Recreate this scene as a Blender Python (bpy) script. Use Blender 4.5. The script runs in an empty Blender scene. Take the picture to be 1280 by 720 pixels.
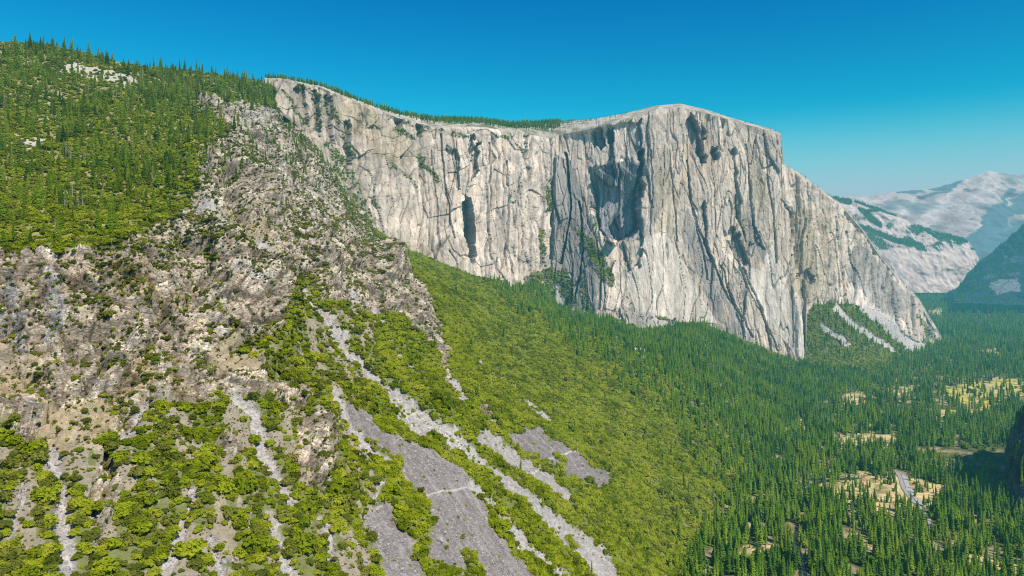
import bpy, math, random
import numpy as np
random.seed(7)
rng = np.random.default_rng(11)
C = bpy.context.scene.collection
F, CX, HZ, CAMH = 865.0, 640.0, 300.0, 500.0      # surveying constants: focal length in px, horizon row, eye height (m)

# ------------------------------------------------------------------ noise
_p = np.random.default_rng(3).permutation(256).astype(np.int32)
PERM = np.concatenate([_p, _p, _p])
_g = np.random.default_rng(4).normal(size=(256, 3)); _g /= np.linalg.norm(_g, axis=1)[:, None]
GRAD = _g.astype(np.float32)

def perlin(x, y, z):
    x = np.asarray(x, np.float32); y = np.asarray(y, np.float32) + 0*x; z = np.asarray(z, np.float32) + 0*x
    xi = np.floor(x).astype(np.int32); yi = np.floor(y).astype(np.int32); zi = np.floor(z).astype(np.int32)
    xf = x-xi; yf = y-yi; zf = z-zi
    xi &= 255; yi &= 255; zi &= 255
    f = lambda t: t*t*t*(t*(t*6-15)+10)
    a, b, c = f(xf), f(yf), f(zf)
    out = 0
    for i in (0, 1):
        wi = a if i else 1-a
        pi = PERM[(xi+i) & 255]
        for j in (0, 1):
            wj = wi*(b if j else 1-b)
            pj = PERM[pi+((yi+j) & 255)]
            for k in (0, 1):
                g = GRAD[PERM[pj+((zi+k) & 255)]]
                out = out + wj*(c if k else 1-c)*(g[..., 0]*(xf-i)+g[..., 1]*(yf-j)+g[..., 2]*(zf-k))
    return out*1.5

def fbm(x, y, z, o=4, gain=.5):
    s, a, f = 0, 1., 1.
    for k in range(o):
        s = s+a*perlin(x*f+17.3*k, y*f+5.1*k, z*f+9.7*k); a *= gain; f *= 2.03
    return s

def ridged(x, y, z, o=3, gain=.5):
    s, a, f = 0, 1., 1.
    for k in range(o):
        s = s+a*(1-2.2*np.abs(perlin(x*f+31.3*k, y*f+7.1*k, z*f+3.7*k))); a *= gain; f *= 2.1
    return s

RND = np.random.default_rng(8).uniform(-1, 1, (256, 7)).astype(np.float32)
def facets(x, y, z, flat=False):
    """broken rock: every cell is a tilted plate; returns (height, closeness to a joint 0..1, a tone per plate)"""
    x, y, z = [np.asarray(a, np.float32) for a in (x, y, z)]
    sh = x.shape; x, y, z = x.ravel(), y.ravel(), z.ravel()
    xi, yi, zi = [np.floor(a).astype(np.int32) for a in (x, y, z)]
    d1 = np.full(x.shape, 9., np.float32); d2 = d1.copy(); hh = np.zeros(x.shape, np.int32); bx = np.zeros_like(x); by = bx.copy(); bz = bx.copy()
    for i in (-1, 0, 1):
        pi = PERM[(xi+i) & 255]
        for j in (-1, 0, 1):
            pj = PERM[pi+((yi+j) & 255)]
            for k in ((0,) if flat else (-1, 0, 1)):
                h = PERM[pj+((zi+k) & 255)]; r = RND[h]
                dx = x-(xi+i+.5+.45*r[:, 0]); dy = y-(yi+j+.5+.45*r[:, 1]); dz = 0*x if flat else z-(zi+k+.5+.45*r[:, 2])
                d = dx*dx+dy*dy+dz*dz; n = d < d1
                d2 = np.where(n, d1, np.minimum(d2, d)); d1 = np.where(n, d, d1); hh = np.where(n, h, hh); bx = np.where(n, dx, bx); by = np.where(n, dy, by); bz = np.where(n, dz, bz)
    r = RND[hh]
    hgt = .55*r[:, 3]+.9*(bx*r[:, 4]+by*r[:, 5]+bz*r[:, 6]); joint = 1-sstep(.02, .16, np.sqrt(d2)-np.sqrt(d1))
    return hgt.reshape(sh), joint.reshape(sh), r[:, 2].reshape(sh)

def soft(px, py, pts, w):
    """gaussian ridge along a polyline"""
    pts = np.asarray(pts, float); best = np.full(px.shape, 1e9)
    for i in range(len(pts)-1):
        ax, ay = pts[i]; dx, dy = pts[i+1][0]-ax, pts[i+1][1]-ay; t = np.clip(((px-ax)*dx+(py-ay)*dy)/(dx*dx+dy*dy), 0, 1)
        best = np.minimum(best, (px-ax-t*dx)**2+(py-ay-t*dy)**2)
    return np.exp(-best/(w*w))

def sstep(a, b, x):
    t = np.clip((x-a)/(b-a), 0, 1); return t*t*(3-2*t)

def in_poly(px, py, poly):
    poly = np.asarray(poly, float)
    out = np.zeros(px.shape, bool)
    x0, y0 = poly.min(0); x1, y1 = poly.max(0)
    m = (px >= x0) & (px <= x1) & (py >= y0) & (py <= y1)
    if not m.any(): return out
    X, Y = px[m], py[m]; r = np.zeros(X.shape, bool)
    n = len(poly)
    for i in range(n):
        ax, ay = poly[i]; bx, by = poly[(i+1) % n]
        if ay == by: continue
        c = ((ay > Y) != (by > Y)) & (X < (bx-ax)*(Y-ay)/(by-ay)+ax)
        r ^= c
    out[m] = r
    return out

def stroke(px, py, pts, w):
    """distance to a polyline, as 1 inside half width w/2 (w may be a pair start, end), soft over 25 %"""
    w0, w1 = w if isinstance(w, tuple) else (w, w)
    pts = np.asarray(pts, float); out = np.zeros(px.shape, np.float32)
    mw = max(w0, w1)
    m = (px > pts[:, 0].min()-mw) & (px < pts[:, 0].max()+mw) & (py > pts[:, 1].min()-mw) & (py < pts[:, 1].max()+mw)
    if not m.any(): return out
    X, Y = px[m], py[m]; best = np.zeros(X.shape, np.float32)
    n = len(pts)-1
    for i in range(n):
        ax, ay = pts[i]; bx, by = pts[i+1]
        dx, dy = bx-ax, by-ay; L = dx*dx+dy*dy
        t = np.clip(((X-ax)*dx+(Y-ay)*dy)/L, 0, 1)
        d = np.hypot(X-ax-t*dx, Y-ay-t*dy)
        hw = (w0+(w1-w0)*(i+t)/n)/2
        best = np.maximum(best, 1-sstep(.75, 1.15, d/hw))
    out[m] = best
    return out

# ------------------------------------------------------------------ object helpers
def put(o, kind=None, label=None, cat=None, group=None, parent=None, coll=C):
    if coll is not None: coll.objects.link(o)
    if kind: o['kind'] = kind
    if label: o['label'] = label
    if cat: o['category'] = cat
    if group: o['group'] = group
    if parent: o.parent = parent
    return o

def mesh_np(name, V, Q, mat, col=None, smooth=True, alpha=None):
    """V (n,3), Q (m,4 or 3)"""
    me = bpy.data.meshes.new(name)
    V = np.ascontiguousarray(V, np.float32); Q = np.ascontiguousarray(Q, np.int32)
    k = Q.shape[1]
    me.vertices.add(len(V)); me.vertices.foreach_set('co', V.ravel())
    me.loops.add(Q.size); me.loops.foreach_set('vertex_index', Q.ravel())
    me.polygons.add(len(Q))
    me.polygons.foreach_set('loop_start', np.arange(0, Q.size, k, dtype=np.int32))
    me.polygons.foreach_set('use_smooth', np.full(len(Q), smooth, bool))
    me.update(calc_edges=True); me.validate()
    if col is not None:
        a = me.color_attributes.new('col', 'FLOAT_COLOR', 'POINT')
        c = np.ones((len(V), 4), np.float32); c[:, :3] = col
        if alpha is not None: c[:, 3] = alpha
        a.data.foreach_set('color', c.ravel())
    if mat: me.materials.append(mat)
    return me

def grid_quads(nr, nc, keep=None):
    i = np.arange(nr*nc).reshape(nr, nc)
    q = np.stack([i[:-1, :-1], i[1:, :-1], i[1:, 1:], i[:-1, 1:]], -1)
    if keep is not None:
        k = keep[:-1, :-1] | keep[1:, :-1] | keep[1:, 1:] | keep[:-1, 1:]
        return q[k]
    return q.reshape(-1, 4)

def grid_normals(X, Y, Z):
    du = [np.gradient(a, axis=1) for a in (X, Y, Z)]; dv = [np.gradient(a, axis=0) for a in (X, Y, Z)]
    n = np.stack([du[1]*dv[2]-du[2]*dv[1], du[2]*dv[0]-du[0]*dv[2], du[0]*dv[1]-du[1]*dv[0]], -1)
    L = np.linalg.norm(n, axis=-1, keepdims=True); return n/np.maximum(L, 1e-9), L[..., 0]

# ------------------------------------------------------------------ materials
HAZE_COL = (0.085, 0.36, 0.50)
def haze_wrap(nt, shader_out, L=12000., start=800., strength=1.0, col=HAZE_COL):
    """aerial haze painted in as bluish glow, growing with distance from the eye point"""
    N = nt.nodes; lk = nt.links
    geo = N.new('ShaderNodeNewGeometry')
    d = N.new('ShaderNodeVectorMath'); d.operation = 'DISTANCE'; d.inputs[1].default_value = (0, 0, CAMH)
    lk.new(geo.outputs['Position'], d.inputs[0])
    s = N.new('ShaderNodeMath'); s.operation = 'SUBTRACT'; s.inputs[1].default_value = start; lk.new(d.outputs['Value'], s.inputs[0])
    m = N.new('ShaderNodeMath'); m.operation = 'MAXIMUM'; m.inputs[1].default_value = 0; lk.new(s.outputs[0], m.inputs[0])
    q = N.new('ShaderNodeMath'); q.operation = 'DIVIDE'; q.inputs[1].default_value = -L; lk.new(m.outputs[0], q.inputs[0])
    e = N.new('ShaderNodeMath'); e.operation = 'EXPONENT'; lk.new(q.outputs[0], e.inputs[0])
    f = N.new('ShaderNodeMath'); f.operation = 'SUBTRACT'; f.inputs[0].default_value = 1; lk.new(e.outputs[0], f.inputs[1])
    em = N.new('ShaderNodeEmission'); em.inputs['Color'].default_value = (*col, 1); em.inputs['Strength'].default_value = strength  # painted haze: surface emission stands in for light scattered by the air
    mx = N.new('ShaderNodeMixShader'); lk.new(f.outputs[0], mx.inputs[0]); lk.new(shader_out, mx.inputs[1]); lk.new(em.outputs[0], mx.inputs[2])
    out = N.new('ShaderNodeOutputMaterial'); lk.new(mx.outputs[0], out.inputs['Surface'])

def new_mat(name):
    m = bpy.data.materials.new(name); m.use_nodes = True; m.node_tree.nodes.clear()
    m.cycles.emission_sampling = 'NONE'
    return m, m.node_tree, m.node_tree.nodes, m.node_tree.links

def terrain_mat(name, s1, s2, vscale=(1, 1, 1), bump=1.0, contrast=.5, cracks=(), **hz):
    m, nt, N, lk = new_mat(name)
    at = N.new('ShaderNodeAttribute'); at.attribute_name = 'col'
    geo = N.new('ShaderNodeNewGeometry')
    mp = N.new('ShaderNodeMapping'); mp.inputs['Scale'].default_value = vscale; lk.new(geo.outputs['Position'], mp.inputs['Vector'])
    n1 = N.new('ShaderNodeTexNoise'); n1.inputs['Scale'].default_value = s1; n1.inputs['Detail'].default_value = 6; n1.inputs['Roughness'].default_value = .7
    n2 = N.new('ShaderNodeTexNoise'); n2.inputs['Scale'].default_value = s2; n2.inputs['Detail'].default_value = 5; n2.inputs['Roughness'].default_value = .75
    for n in (n1, n2): lk.new(mp.outputs[0], n.inputs['Vector'])
    r = N.new('ShaderNodeMapRange'); r.inputs['From Min'].default_value = .3; r.inputs['From Max'].default_value = .7
    r.inputs['To Min'].default_value = 1-contrast; r.inputs['To Max'].default_value = 1+contrast*.7; lk.new(n1.outputs[0], r.inputs['Value'])
    r2 = N.new('ShaderNodeMapRange'); r2.inputs['From Min'].default_value = .35; r2.inputs['From Max'].default_value = .65
    r2.inputs['To Min'].default_value = 1-contrast*.6; r2.inputs['To Max'].default_value = 1+contrast*.4; lk.new(n2.outputs[0], r2.inputs['Value'])
    mu = N.new('ShaderNodeMath'); mu.operation = 'MULTIPLY'; lk.new(r.outputs[0], mu.inputs[0]); lk.new(r2.outputs[0], mu.inputs[1])
    sc = N.new('ShaderNodeVectorMath'); sc.operation = 'SCALE'; lk.new(at.outputs['Color'], sc.inputs[0]); lk.new(mu.outputs[0], sc.inputs['Scale'])
    colour, hgt = sc.outputs[0], n2.outputs[0]
    if cracks:
        nd = N.new('ShaderNodeTexNoise'); nd.inputs['Scale'].default_value = cracks[0]*.6; nd.inputs['Detail'].default_value = 4; lk.new(mp.outputs[0], nd.inputs['Vector'])
        ds = N.new('ShaderNodeVectorMath'); ds.operation = 'MULTIPLY_ADD'; ds.inputs[1].default_value = (1.6/cracks[0],)*3; lk.new(nd.outputs['Color'], ds.inputs[0]); lk.new(mp.outputs[0], ds.inputs[2])
        for q, (cs, dark) in enumerate(zip(cracks, (.4, .42, .42))):
            ve = N.new('ShaderNodeTexVoronoi'); ve.feature = 'DISTANCE_TO_EDGE'; ve.inputs['Scale'].default_value = cs; lk.new(ds.outputs[0], ve.inputs['Vector'])
            vc = N.new('ShaderNodeTexVoronoi'); vc.inputs['Scale'].default_value = cs; lk.new(ds.outputs[0], vc.inputs['Vector'])
            e = N.new('ShaderNodeMapRange'); e.inputs['From Max'].default_value = .11; e.inputs['To Min'].default_value = 1-dark; lk.new(ve.outputs['Distance'], e.inputs['Value'])
            tn = N.new('ShaderNodeSeparateColor'); lk.new(vc.outputs['Color'], tn.inputs[0])
            tm = N.new('ShaderNodeMath'); tm.operation = 'MULTIPLY_ADD'; tm.inputs[1].default_value = (.3, .3, .4)[q]; tm.inputs[2].default_value = (.88, .88, .84)[q]; lk.new(tn.outputs[0], tm.inputs[0])
            pr = N.new('ShaderNodeMath'); pr.operation = 'MULTIPLY'; lk.new(e.outputs[0], pr.inputs[0]); lk.new(tm.outputs[0], pr.inputs[1])
            fx = N.new('ShaderNodeMix'); fx.data_type = 'FLOAT'; fx.inputs[2].default_value = 1; lk.new(at.outputs['Alpha'], fx.inputs[0]); lk.new(pr.outputs[0], fx.inputs[3])
            s2_ = N.new('ShaderNodeVectorMath'); s2_.operation = 'SCALE'; lk.new(colour, s2_.inputs[0]); lk.new(fx.outputs[0], s2_.inputs['Scale']); colour = s2_.outputs[0]
            hm = N.new('ShaderNodeMath'); hm.operation = 'MULTIPLY_ADD'; hm.inputs[1].default_value = (1.0, .6, .4)[q]; lk.new(pr.outputs[0], hm.inputs[0]); lk.new(hgt, hm.inputs[2]); hgt = hm.outputs[0]
    bp = N.new('ShaderNodeBump'); bp.inputs['Strength'].default_value = .8; bp.inputs['Distance'].default_value = bump; lk.new(hgt, bp.inputs['Height'])
    df = N.new('ShaderNodeBsdfDiffuse'); df.inputs['Roughness'].default_value = .6
    lk.new(colour, df.inputs['Color']); lk.new(bp.outputs[0], df.inputs['Normal'])
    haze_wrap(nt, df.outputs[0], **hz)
    return m

def leaf_mat(name, cols, big=90., transl=.25, **hz):
    """cols: dark..light ramp; a slow drift over the ground and a per-plant random pick the tone"""
    m, nt, N, lk = new_mat(name)
    oi = N.new('ShaderNodeObjectInfo'); geo = N.new('ShaderNodeNewGeometry')
    n = N.new('ShaderNodeTexNoise'); n.inputs['Scale'].default_value = 1/big; n.inputs['Detail'].default_value = 3; lk.new(geo.outputs['Position'], n.inputs['Vector'])
    a = N.new('ShaderNodeMapRange'); a.inputs['From Min'].default_value = .3; a.inputs['From Max'].default_value = .7; a.inputs['To Max'].default_value = .55; lk.new(n.outputs[0], a.inputs['Value'])
    b = N.new('ShaderNodeMath'); b.operation = 'MULTIPLY_ADD'; b.inputs[1].default_value = .5; lk.new(oi.outputs['Random'], b.inputs[0]); lk.new(a.outputs[0], b.inputs[2])
    r = N.new('ShaderNodeValToRGB'); cr = r.color_ramp
    while len(cr.elements) < len(cols): cr.elements.new(.5)
    for i, c in enumerate(cols):
        cr.elements[i].position = i/(len(cols)-1); cr.elements[i].color = (*c, 1)
    lk.new(b.outputs[0], r.inputs[0])
    d = N.new('ShaderNodeBsdfDiffuse'); t = N.new('ShaderNodeBsdfTranslucent'); mx = N.new('ShaderNodeMixShader'); mx.inputs[0].default_value = transl
    lk.new(r.outputs[0], d.inputs[0]); lk.new(r.outputs[0], t.inputs[0]); lk.new(d.outputs[0], mx.inputs[1]); lk.new(t.outputs[0], mx.inputs[2])
    haze_wrap(nt, mx.outputs[0], **hz)
    return m

def plain_mat(name, col, rough=.9, noise=0, scale=1., gloss=False, **hz):
    m, nt, N, lk = new_mat(name)
    d = N.new('ShaderNodeBsdfPrincipled'); d.inputs['Roughness'].default_value = rough
    d.inputs['Base Color'].default_value = (*col, 1)
    d.inputs['Specular IOR Level'].default_value = .5 if gloss else .1
    if noise:
        geo = N.new('ShaderNodeNewGeometry'); n = N.new('ShaderNodeTexNoise'); n.inputs['Scale'].default_value = scale; n.inputs['Detail'].default_value = 5
        lk.new(geo.outputs['Position'], n.inputs['Vector'])
        r = N.new('ShaderNodeValToRGB')
        r.color_ramp.elements[0].position = .3; r.color_ramp.elements[1].position = .7
        r.color_ramp.elements[0].color = (*[c*(1-noise) for c in col], 1); r.color_ramp.elements[1].color = (*[c*(1+noise) for c in col], 1)
        lk.new(n.outputs[0], r.inputs[0]); lk.new(r.outputs[0], d.inputs['Base Color'])
    haze_wrap(nt, d.outputs[0], **hz)
    return m

M_HILL = terrain_mat('hillside_rock', .10, .7, (1, 1, 1.9), 1.2, .30, cracks=(.065, .19, .5))
M_CLIFF = terrain_mat('granite', .035, .16, (1, 1, .28), 4.0, .24)
M_FLOOR = terrain_mat('valley_soil', .03, .3, (1, 1, 1), .3, .45)
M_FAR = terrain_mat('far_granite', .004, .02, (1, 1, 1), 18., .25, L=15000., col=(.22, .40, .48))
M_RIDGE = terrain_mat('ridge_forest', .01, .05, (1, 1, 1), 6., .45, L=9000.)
M_CONIFER = leaf_mat('conifer_needles', [(.07, .155, .032), (.165, .32, .04), (.32, .47, .04), (.48, .53, .07)], 90., .42)
M_SHRUB = leaf_mat('shrub_leaves', [(.085, .13, .012), (.21, .27, .018), (.41, .46, .030), (.52, .50, .07)], 45., .38)
M_CONIFER_UP = leaf_mat('upland_needles', [(.08, .14, .022), (.21, .31, .03), (.39, .48, .045), (.52, .52, .11)], 70., .42)
M_SHRUB_DARK = leaf_mat('olive_leaves', [(.055, .08, .016), (.115, .145, .025), (.21, .225, .04), (.31, .29, .07)], 30., .25)
M_BROAD = leaf_mat('broadleaf_leaves', [(.10, .20, .02), (.18, .30, .025), (.28, .38, .03)], 60., .3)
M_BARK = plain_mat('bark', (.10, .065, .04), .95, .4, 2.)
M_SNAG = plain_mat('weathered_wood', (.36, .32, .28), .95, .3, 2.)
M_RUBBLE = plain_mat('rubble_granite', (.36, .33, .31), .95, .35, .7)

# ------------------------------------------------------------------ cliff tables (column px, row px, distance m)
BASE_F = np.array([(330,125,1950),(370,150,1970),(400,190,2000),(420,225,2020),(440,255,2060),(465,285,2120),(500,308,2180),(560,332,2250),
 (600,346,2300),(650,357,2400),(672,352,2480),(688,362,2560),(700,386,2540),(745,394,2480),(775,400,2485),(800,410,2490),(825,414,2495),(840,402,2530),
 (880,404,2545),(920,420,2560),(960,437,2580),(990,449,2592),(1007,455,2600),(1040,455,2610)], float)
RIM_F = np.array([(330,98,2040),(360,101,2060),(400,109,2100),(440,125,2160),(470,137,2230),(500,147,2320),(540,158,2420),(600,159,2450),(650,166,2530),
 (685,173,2640),(700,168,2660),(740,160,2620),(780,149,2590),(820,137,2590),(850,134,2600),(880,140,2610),(920,152,2620),(960,163,2630),(977,168,2635),(1040,168,2640)], float)
BASE_E = np.array([(960,380,2740),(1010,380,2780),(1050,379,2850),(1080,381,2900),(1110,396,3000),(1140,421,3130),(1172,433,3270),(1195,440,3380)], float)
RIM_E = np.array([(960,200,2700),(979,206,2720),(1000,219,2770),(1040,249,2870),(1060,266,2930),(1080,290,2990),(1100,320,3050),(1130,358,3150),(1150,380,3220),(1175,424,3300),(1195,444,3390)], float)
def ev(T, u, k): return np.interp(u, T[:, 0], T[:, k])
def wall_edge(w): return 976+(w-168)*31/285.

def wall_Y(u, w):
    def one(B, R):
        wb, wt = ev(B, u, 1), ev(R, u, 1); yb, yt = ev(B, u, 2), ev(R, u, 2)
        return yb+(yt-yb)*np.clip((wb-w)/(wb-wt), -.3, 1.05)
    e = sstep(-2.5, 2.5, u-wall_edge(w))
    return one(BASE_F, RIM_F)*(1-e)+one(BASE_E, RIM_E)*e
def wall_base_w(u):
    return np.where(u < 1007, ev(BASE_F, u, 1), ev(BASE_E, u, 1))
def wall_rim_w(u):
    return np.where(u < 977, ev(RIM_F, u, 1), ev(RIM_E, u, 1))

# ------------------------------------------------------------------ hillside: distance by thin plate spline on 1/Y
ROWS = {
 900: [(-300,180),(0,230),(150,260),(300,290),(470,340),(600,410),(700,480),(800,580),(900,680)],
 800: [(-300,235),(0,285),(150,320),(300,360),(470,425),(600,515),(700,610),(780,700),(880,820)],
 720: [(-300,275),(-100,310),(0,340),(150,390),(300,440),(470,520),(600,640),(700,760),(780,880),(870,1030),(980,1250)],
 600: [(-300,360),(-100,400),(0,430),(150,480),(300,540),(420,620),(520,720),(600,830),(690,980),(760,1150),(850,1300),(940,1442),(1060,1700)],
 540: [(0,490),(150,535),(300,610),(400,690),(500,800),(590,930),(660,1090),(760,1330),(870,1530),(980,1800)],
 480: [(-300,480),(0,560),(150,610),(300,690),(420,800),(500,900),(560,1000),(590,1120),(640,1330),(700,1470),(800,1680),(900,1950),(1030,2350)],
 440: [(0,600),(150,650),(300,735),(400,850),(480,970),(540,1090),(572,1230),(610,1420),(700,1650),(820,2030),(900,2260)],
 400: [(0,640),(150,695),(300,785),(380,880),(460,1020),(530,1160),(556,1320),(600,1620),(680,1960),(760,2230)],
 350: [(-300,600),(0,685),(150,745),(300,845),(370,970),(440,1130),(500,1300),(522,1520),(560,1850),(620,2160)],
 310: [(0,730),(150,800),(280,890),(360,1040),(430,1260),(478,1540),(494,1900)],
 270: [(-300,740),(0,830),(150,900),(250,985),(330,1130),(400,1400),(445,1760)],
 220: [(0,930),(150,1010),(240,1100),(310,1280),(370,1560),(412,1860)],
 170: [(-300,960),(0,1060),(120,1130),(220,1250),(290,1430),(350,1720),(382,1890)],
 110: [(0,1270),(90,1340),(180,1460),(260,1650),(330,1900)],
 72: [(0,1410),(80,1480),(140,1560)],
}
TOP = np.array([(-360,40),(-200,42),(0,52),(60,57),(130,73),(170,83),(230,87),(280,95),(325,102),(345,110),(370,150),(400,190),(420,225),(440,255),(465,285),
 (500,308),(560,332),(600,346),(650,357),(672,352),(688,362),(700,386),(745,394),(775,400),(800,410),(825,414),(840,402),(880,404),(920,420),(960,437),(1000,453),
 (1012,380),(1050,379),(1080,381),(1110,396),(1140,421),(1172,433),(1195,440),(1240,470)], float)
ctl = [(u, w, y) for w, r in ROWS.items() for u, y in r]
ctl += [(-300,40,1300),(0,46,1500),(130,68,1620),(230,83,1770),(330,99,1960)]
for u in list(range(350, 1000, 25))+[1003]: ctl.append((u, float(ev(BASE_F, u, 1)), float(ev(BASE_F, u, 2))))
for u in range(1020, 1200, 25): ctl.append((u, float(ev(BASE_E, u, 1)), float(ev(BASE_E, u, 2))))
ctl += [(1080,430,2800),(1120,440,2950),(1050,450,2650),(1200,450,3350),(1100,480,2450)]
ctl = np.array(ctl, float)
def tps_fit(P, v, lam=1e-4):
    n = len(P); d = np.linalg.norm(P[:, None]-P[None], axis=-1)
    K = np.where(d > 0, d*d*np.log(np.maximum(d, 1e-9)), 0)+lam*np.eye(n)
    A = np.zeros((n+3, n+3)); A[:n, :n] = K; A[:n, n] = 1; A[:n, n+1:] = P; A[n, :n] = 1; A[n+1:, :n] = P.T
    return np.linalg.solve(A, np.concatenate([v, np.zeros(3)]))
P_ = ctl[:, :2]/300.; co = tps_fit(P_, 1000./ctl[:, 2])
gu = np.arange(-380, 1260, 5.); gw = np.arange(20, 920, 5.)
GU, GW = np.meshgrid(gu, gw)
def tps_eval(u, w):
    q = np.stack([u.ravel(), w.ravel()], -1)/300.; out = np.empty(len(q))
    for i in range(0, len(q), 20000):
        d = np.linalg.norm(q[i:i+20000, None]-P_[None], axis=-1)
        out[i:i+20000] = (np.where(d > 0, d*d*np.log(np.maximum(d, 1e-9)), 0))@co[:len(P_)]+co[-3]+q[i:i+20000]@co[-2:]
    return out.reshape(u.shape)
INV = tps_eval(GU, GW)
def hill_Y(u, w):
    x = np.clip((u+380)/5, 0, len(gu)-1.001); y = np.clip((w-20)/5, 0, len(gw)-1.001)
    i = x.astype(int); j = y.astype(int); a = x-i; b = y-j
    v = INV[j, i]*(1-a)*(1-b)+INV[j, i+1]*a*(1-b)+INV[j+1, i]*(1-a)*b+INV[j+1, i+1]*a*b
    return 1000./np.clip(v, .24, 6.)

# ------------------------------------------------------------------ what grows and lies where on the hillside
ROCK = [(-300,318),(0,318),(60,322),(120,318),(180,290),(235,262),(243,190),(275,178),(238,135),(245,118),(330,135),(372,148),(405,195),(440,255),(466,287),(490,312),
 (512,345),(535,375),(553,398),(548,420),(520,405),(490,385),(470,395),(440,380),(405,370),(385,345),(360,345),(350,385),(352,420),(300,445),(330,470),(370,480),(390,500),
 (370,520),(345,510),(300,495),(240,500),(190,500),(150,560),(60,575),(0,545),(-300,540)]
FOREST = [(-380,20),(0,30),(130,50),(330,80),(352,105),(372,142),(330,135),(250,118),(238,132),(275,178),(250,200),(240,225),(225,255),(180,285),(100,305),(0,312),(-380,312)]
CONIF_LOW = [(595,338),(640,385),(700,425),(760,470),(820,510),(860,560),(885,620),(865,720),(850,800),(1240,800),(1240,440),(1172,436),(1110,470),(1060,462),(1004,458),(960,442),(920,426),(880,408),(840,408),(800,418),(745,396),(700,388),(688,365),(672,355),(650,360)]
TALUS_E = [(1005,372),(1060,372),(1110,390),(1175,430),(1160,440),(1100,440),(1040,455),(1010,452)]
SCREE = [ # (points, width, tone)   tone 0 pale, 1 dark gravel
 ([(300,300),(335,322),(365,342),(400,385),(425,412),(447,440),(470,467),(495,488),(520,505),(555,535),(580,557),(600,577)],(19,15),0),
 ([(587,607),(614,630),(640,660),(667,687),(704,720),(760,780)],(14,18),.1),
 ([(580,557),(604,577),(634,603),(660,627),(694,653),(727,680),(750,707),(770,740)],(14,26),.35),
 ([(607,547),(640,567),(674,590),(710,617)],(20,12),.45),
 ([(415,490),(430,522),(447,540),(457,557),(480,580)],12,.1),
 ([(460,462),(490,485),(505,507),(527,532),(560,552)],15,0),
 ([(63,573),(77,613),(80,647),(90,693),(93,720),(95,780)],(20,24),.1),
 ([(187,500),(167,530),(153,560)],11,.1),
 ([(293,497),(320,520),(333,553),(347,597),(360,630)],(12,18),0),
 ([(333,653),(347,687),(373,720),(410,780)],(16,24),0),
 ([(233,630),(227,667),(213,710),(205,750)],(10,18),0),
 ([(263,673),(277,710),(285,740)],12,0), ([(240,550),(253,577)],7,0), ([(397,647),(420,697)],8,0), ([(400,650),(408,660)],14,0),
 ([(388,470),(400,505),(410,530)],5,0), ([(0,580),(8,640),(5,690)],8,.1), ([(30,600),(25,660)],6,0),
 ([(597,450),(622,465),(645,485)],6,.3), ([(130,660),(120,690)],6,0), ([(170,610),(180,640)],6,0),
 ([(560,470),(575,500)],7,.1), ([(430,355),(455,380),(480,400)],7,0), ([(245,268),(275,288),(305,304)],12,0),
 ([(500,440),(520,465)],5,0), ([(440,470),(452,495)],5,0), ([(360,560),(372,590)],6,0), ([(300,640),(310,665)],5,0),
 ([(655,500),(690,525)],4,.3), ([(480,600),(470,625)],8,.1)]
SCREE_POLY = [
 ([(427,515),(447,537),(470,557),(494,590),(527,620),(540,667),(537,693),(574,713),(614,740),(690,740),(655,705),(627,677),(614,653),(594,620),(580,590),(545,562),(520,553),(480,540),(460,517),(434,505)],.8),
 ([(464,633),(494,623),(504,653),(524,680),(534,707),(580,750),(494,750),(470,693),(467,667)],.8),
 ([(630,540),(667,533),(687,547),(714,560),(740,577),(764,597),(747,607),(737,608),(694,583),(657,560)],.85)]
SHRUBS = [ # bands and clumps of brush inside bare ground
 ([(233,255),(260,290),(287,313),(320,320),(335,340)],(26,16),.8), ([(225,280),(160,333),(120,360),(97,377)],(40,14),.75),
 ([(350,357),(380,385),(397,400)],13,.8), ([(383,338),(407,363)],16,.9), ([(409,375),(418,385)],14,.9),
 ([(303,437),(343,427),(367,453)],(18,16),.8), ([(250,330),(290,340)],8,.3), ([(425,330),(440,360),(455,372)],12,.6),
 ([(270,175),(300,205),(318,215)],16,.7), ([(355,150),(385,180),(400,200)],9,.7), ([(360,190),(400,225),(432,240)],8,.6), ([(415,235),(430,245),(438,280)],9,.5),
 ([(262,130),(330,140),(350,160)],8,.5), ([(300,260),(330,275)],6,.4), ([(170,420),(175,460)],8,.35), ([(220,445),(260,440)],8,.3),
 ([(100,450),(140,460),(180,455)],9,.5), ([(0,520),(20,560)],22,.7), ([(490,610),(510,640),(525,665),(530,690)],(12,17),.95),
 ([(540,540),(577,580),(614,613),(644,643),(674,677),(727,717)],(13,22),.95), ([(516,665),(534,690)],7,.7), ([(582,700),(594,715)],16,.95), ([(652,690),(665,700)],15,.95), ([(450,480),(490,530),(520,548)],(22,14),.95),
 ([(470,560),(500,580)],8,.8), ([(600,620),(640,650)],5,.5), ([(712,670),(720,680)],10,.9), ([(646,600),(652,610)],6,.8), ([(690,568),(703,578)],6,.9), ([(735,600),(745,605)],8,.9)]
TRAIL = [[(523,624),(545,619),(567,615),(590,611)], [(650,597),(665,590),(678,583)], [(677,579),(692,573),(706,569),(717,563),(728,560)], [(464,634),(480,628)]]
SLABS = [([(75,82),(95,76),(130,88),(165,97),(182,108),(160,108),(120,100),(85,92)],.9), ([(20,172),(48,168),(62,176),(50,190),(25,186)],.9), ([(45,110),(80,115),(75,160),(45,150)],.35), ([(240,118),(300,122),(340,150),(300,158),(262,150)],.6)]

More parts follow.
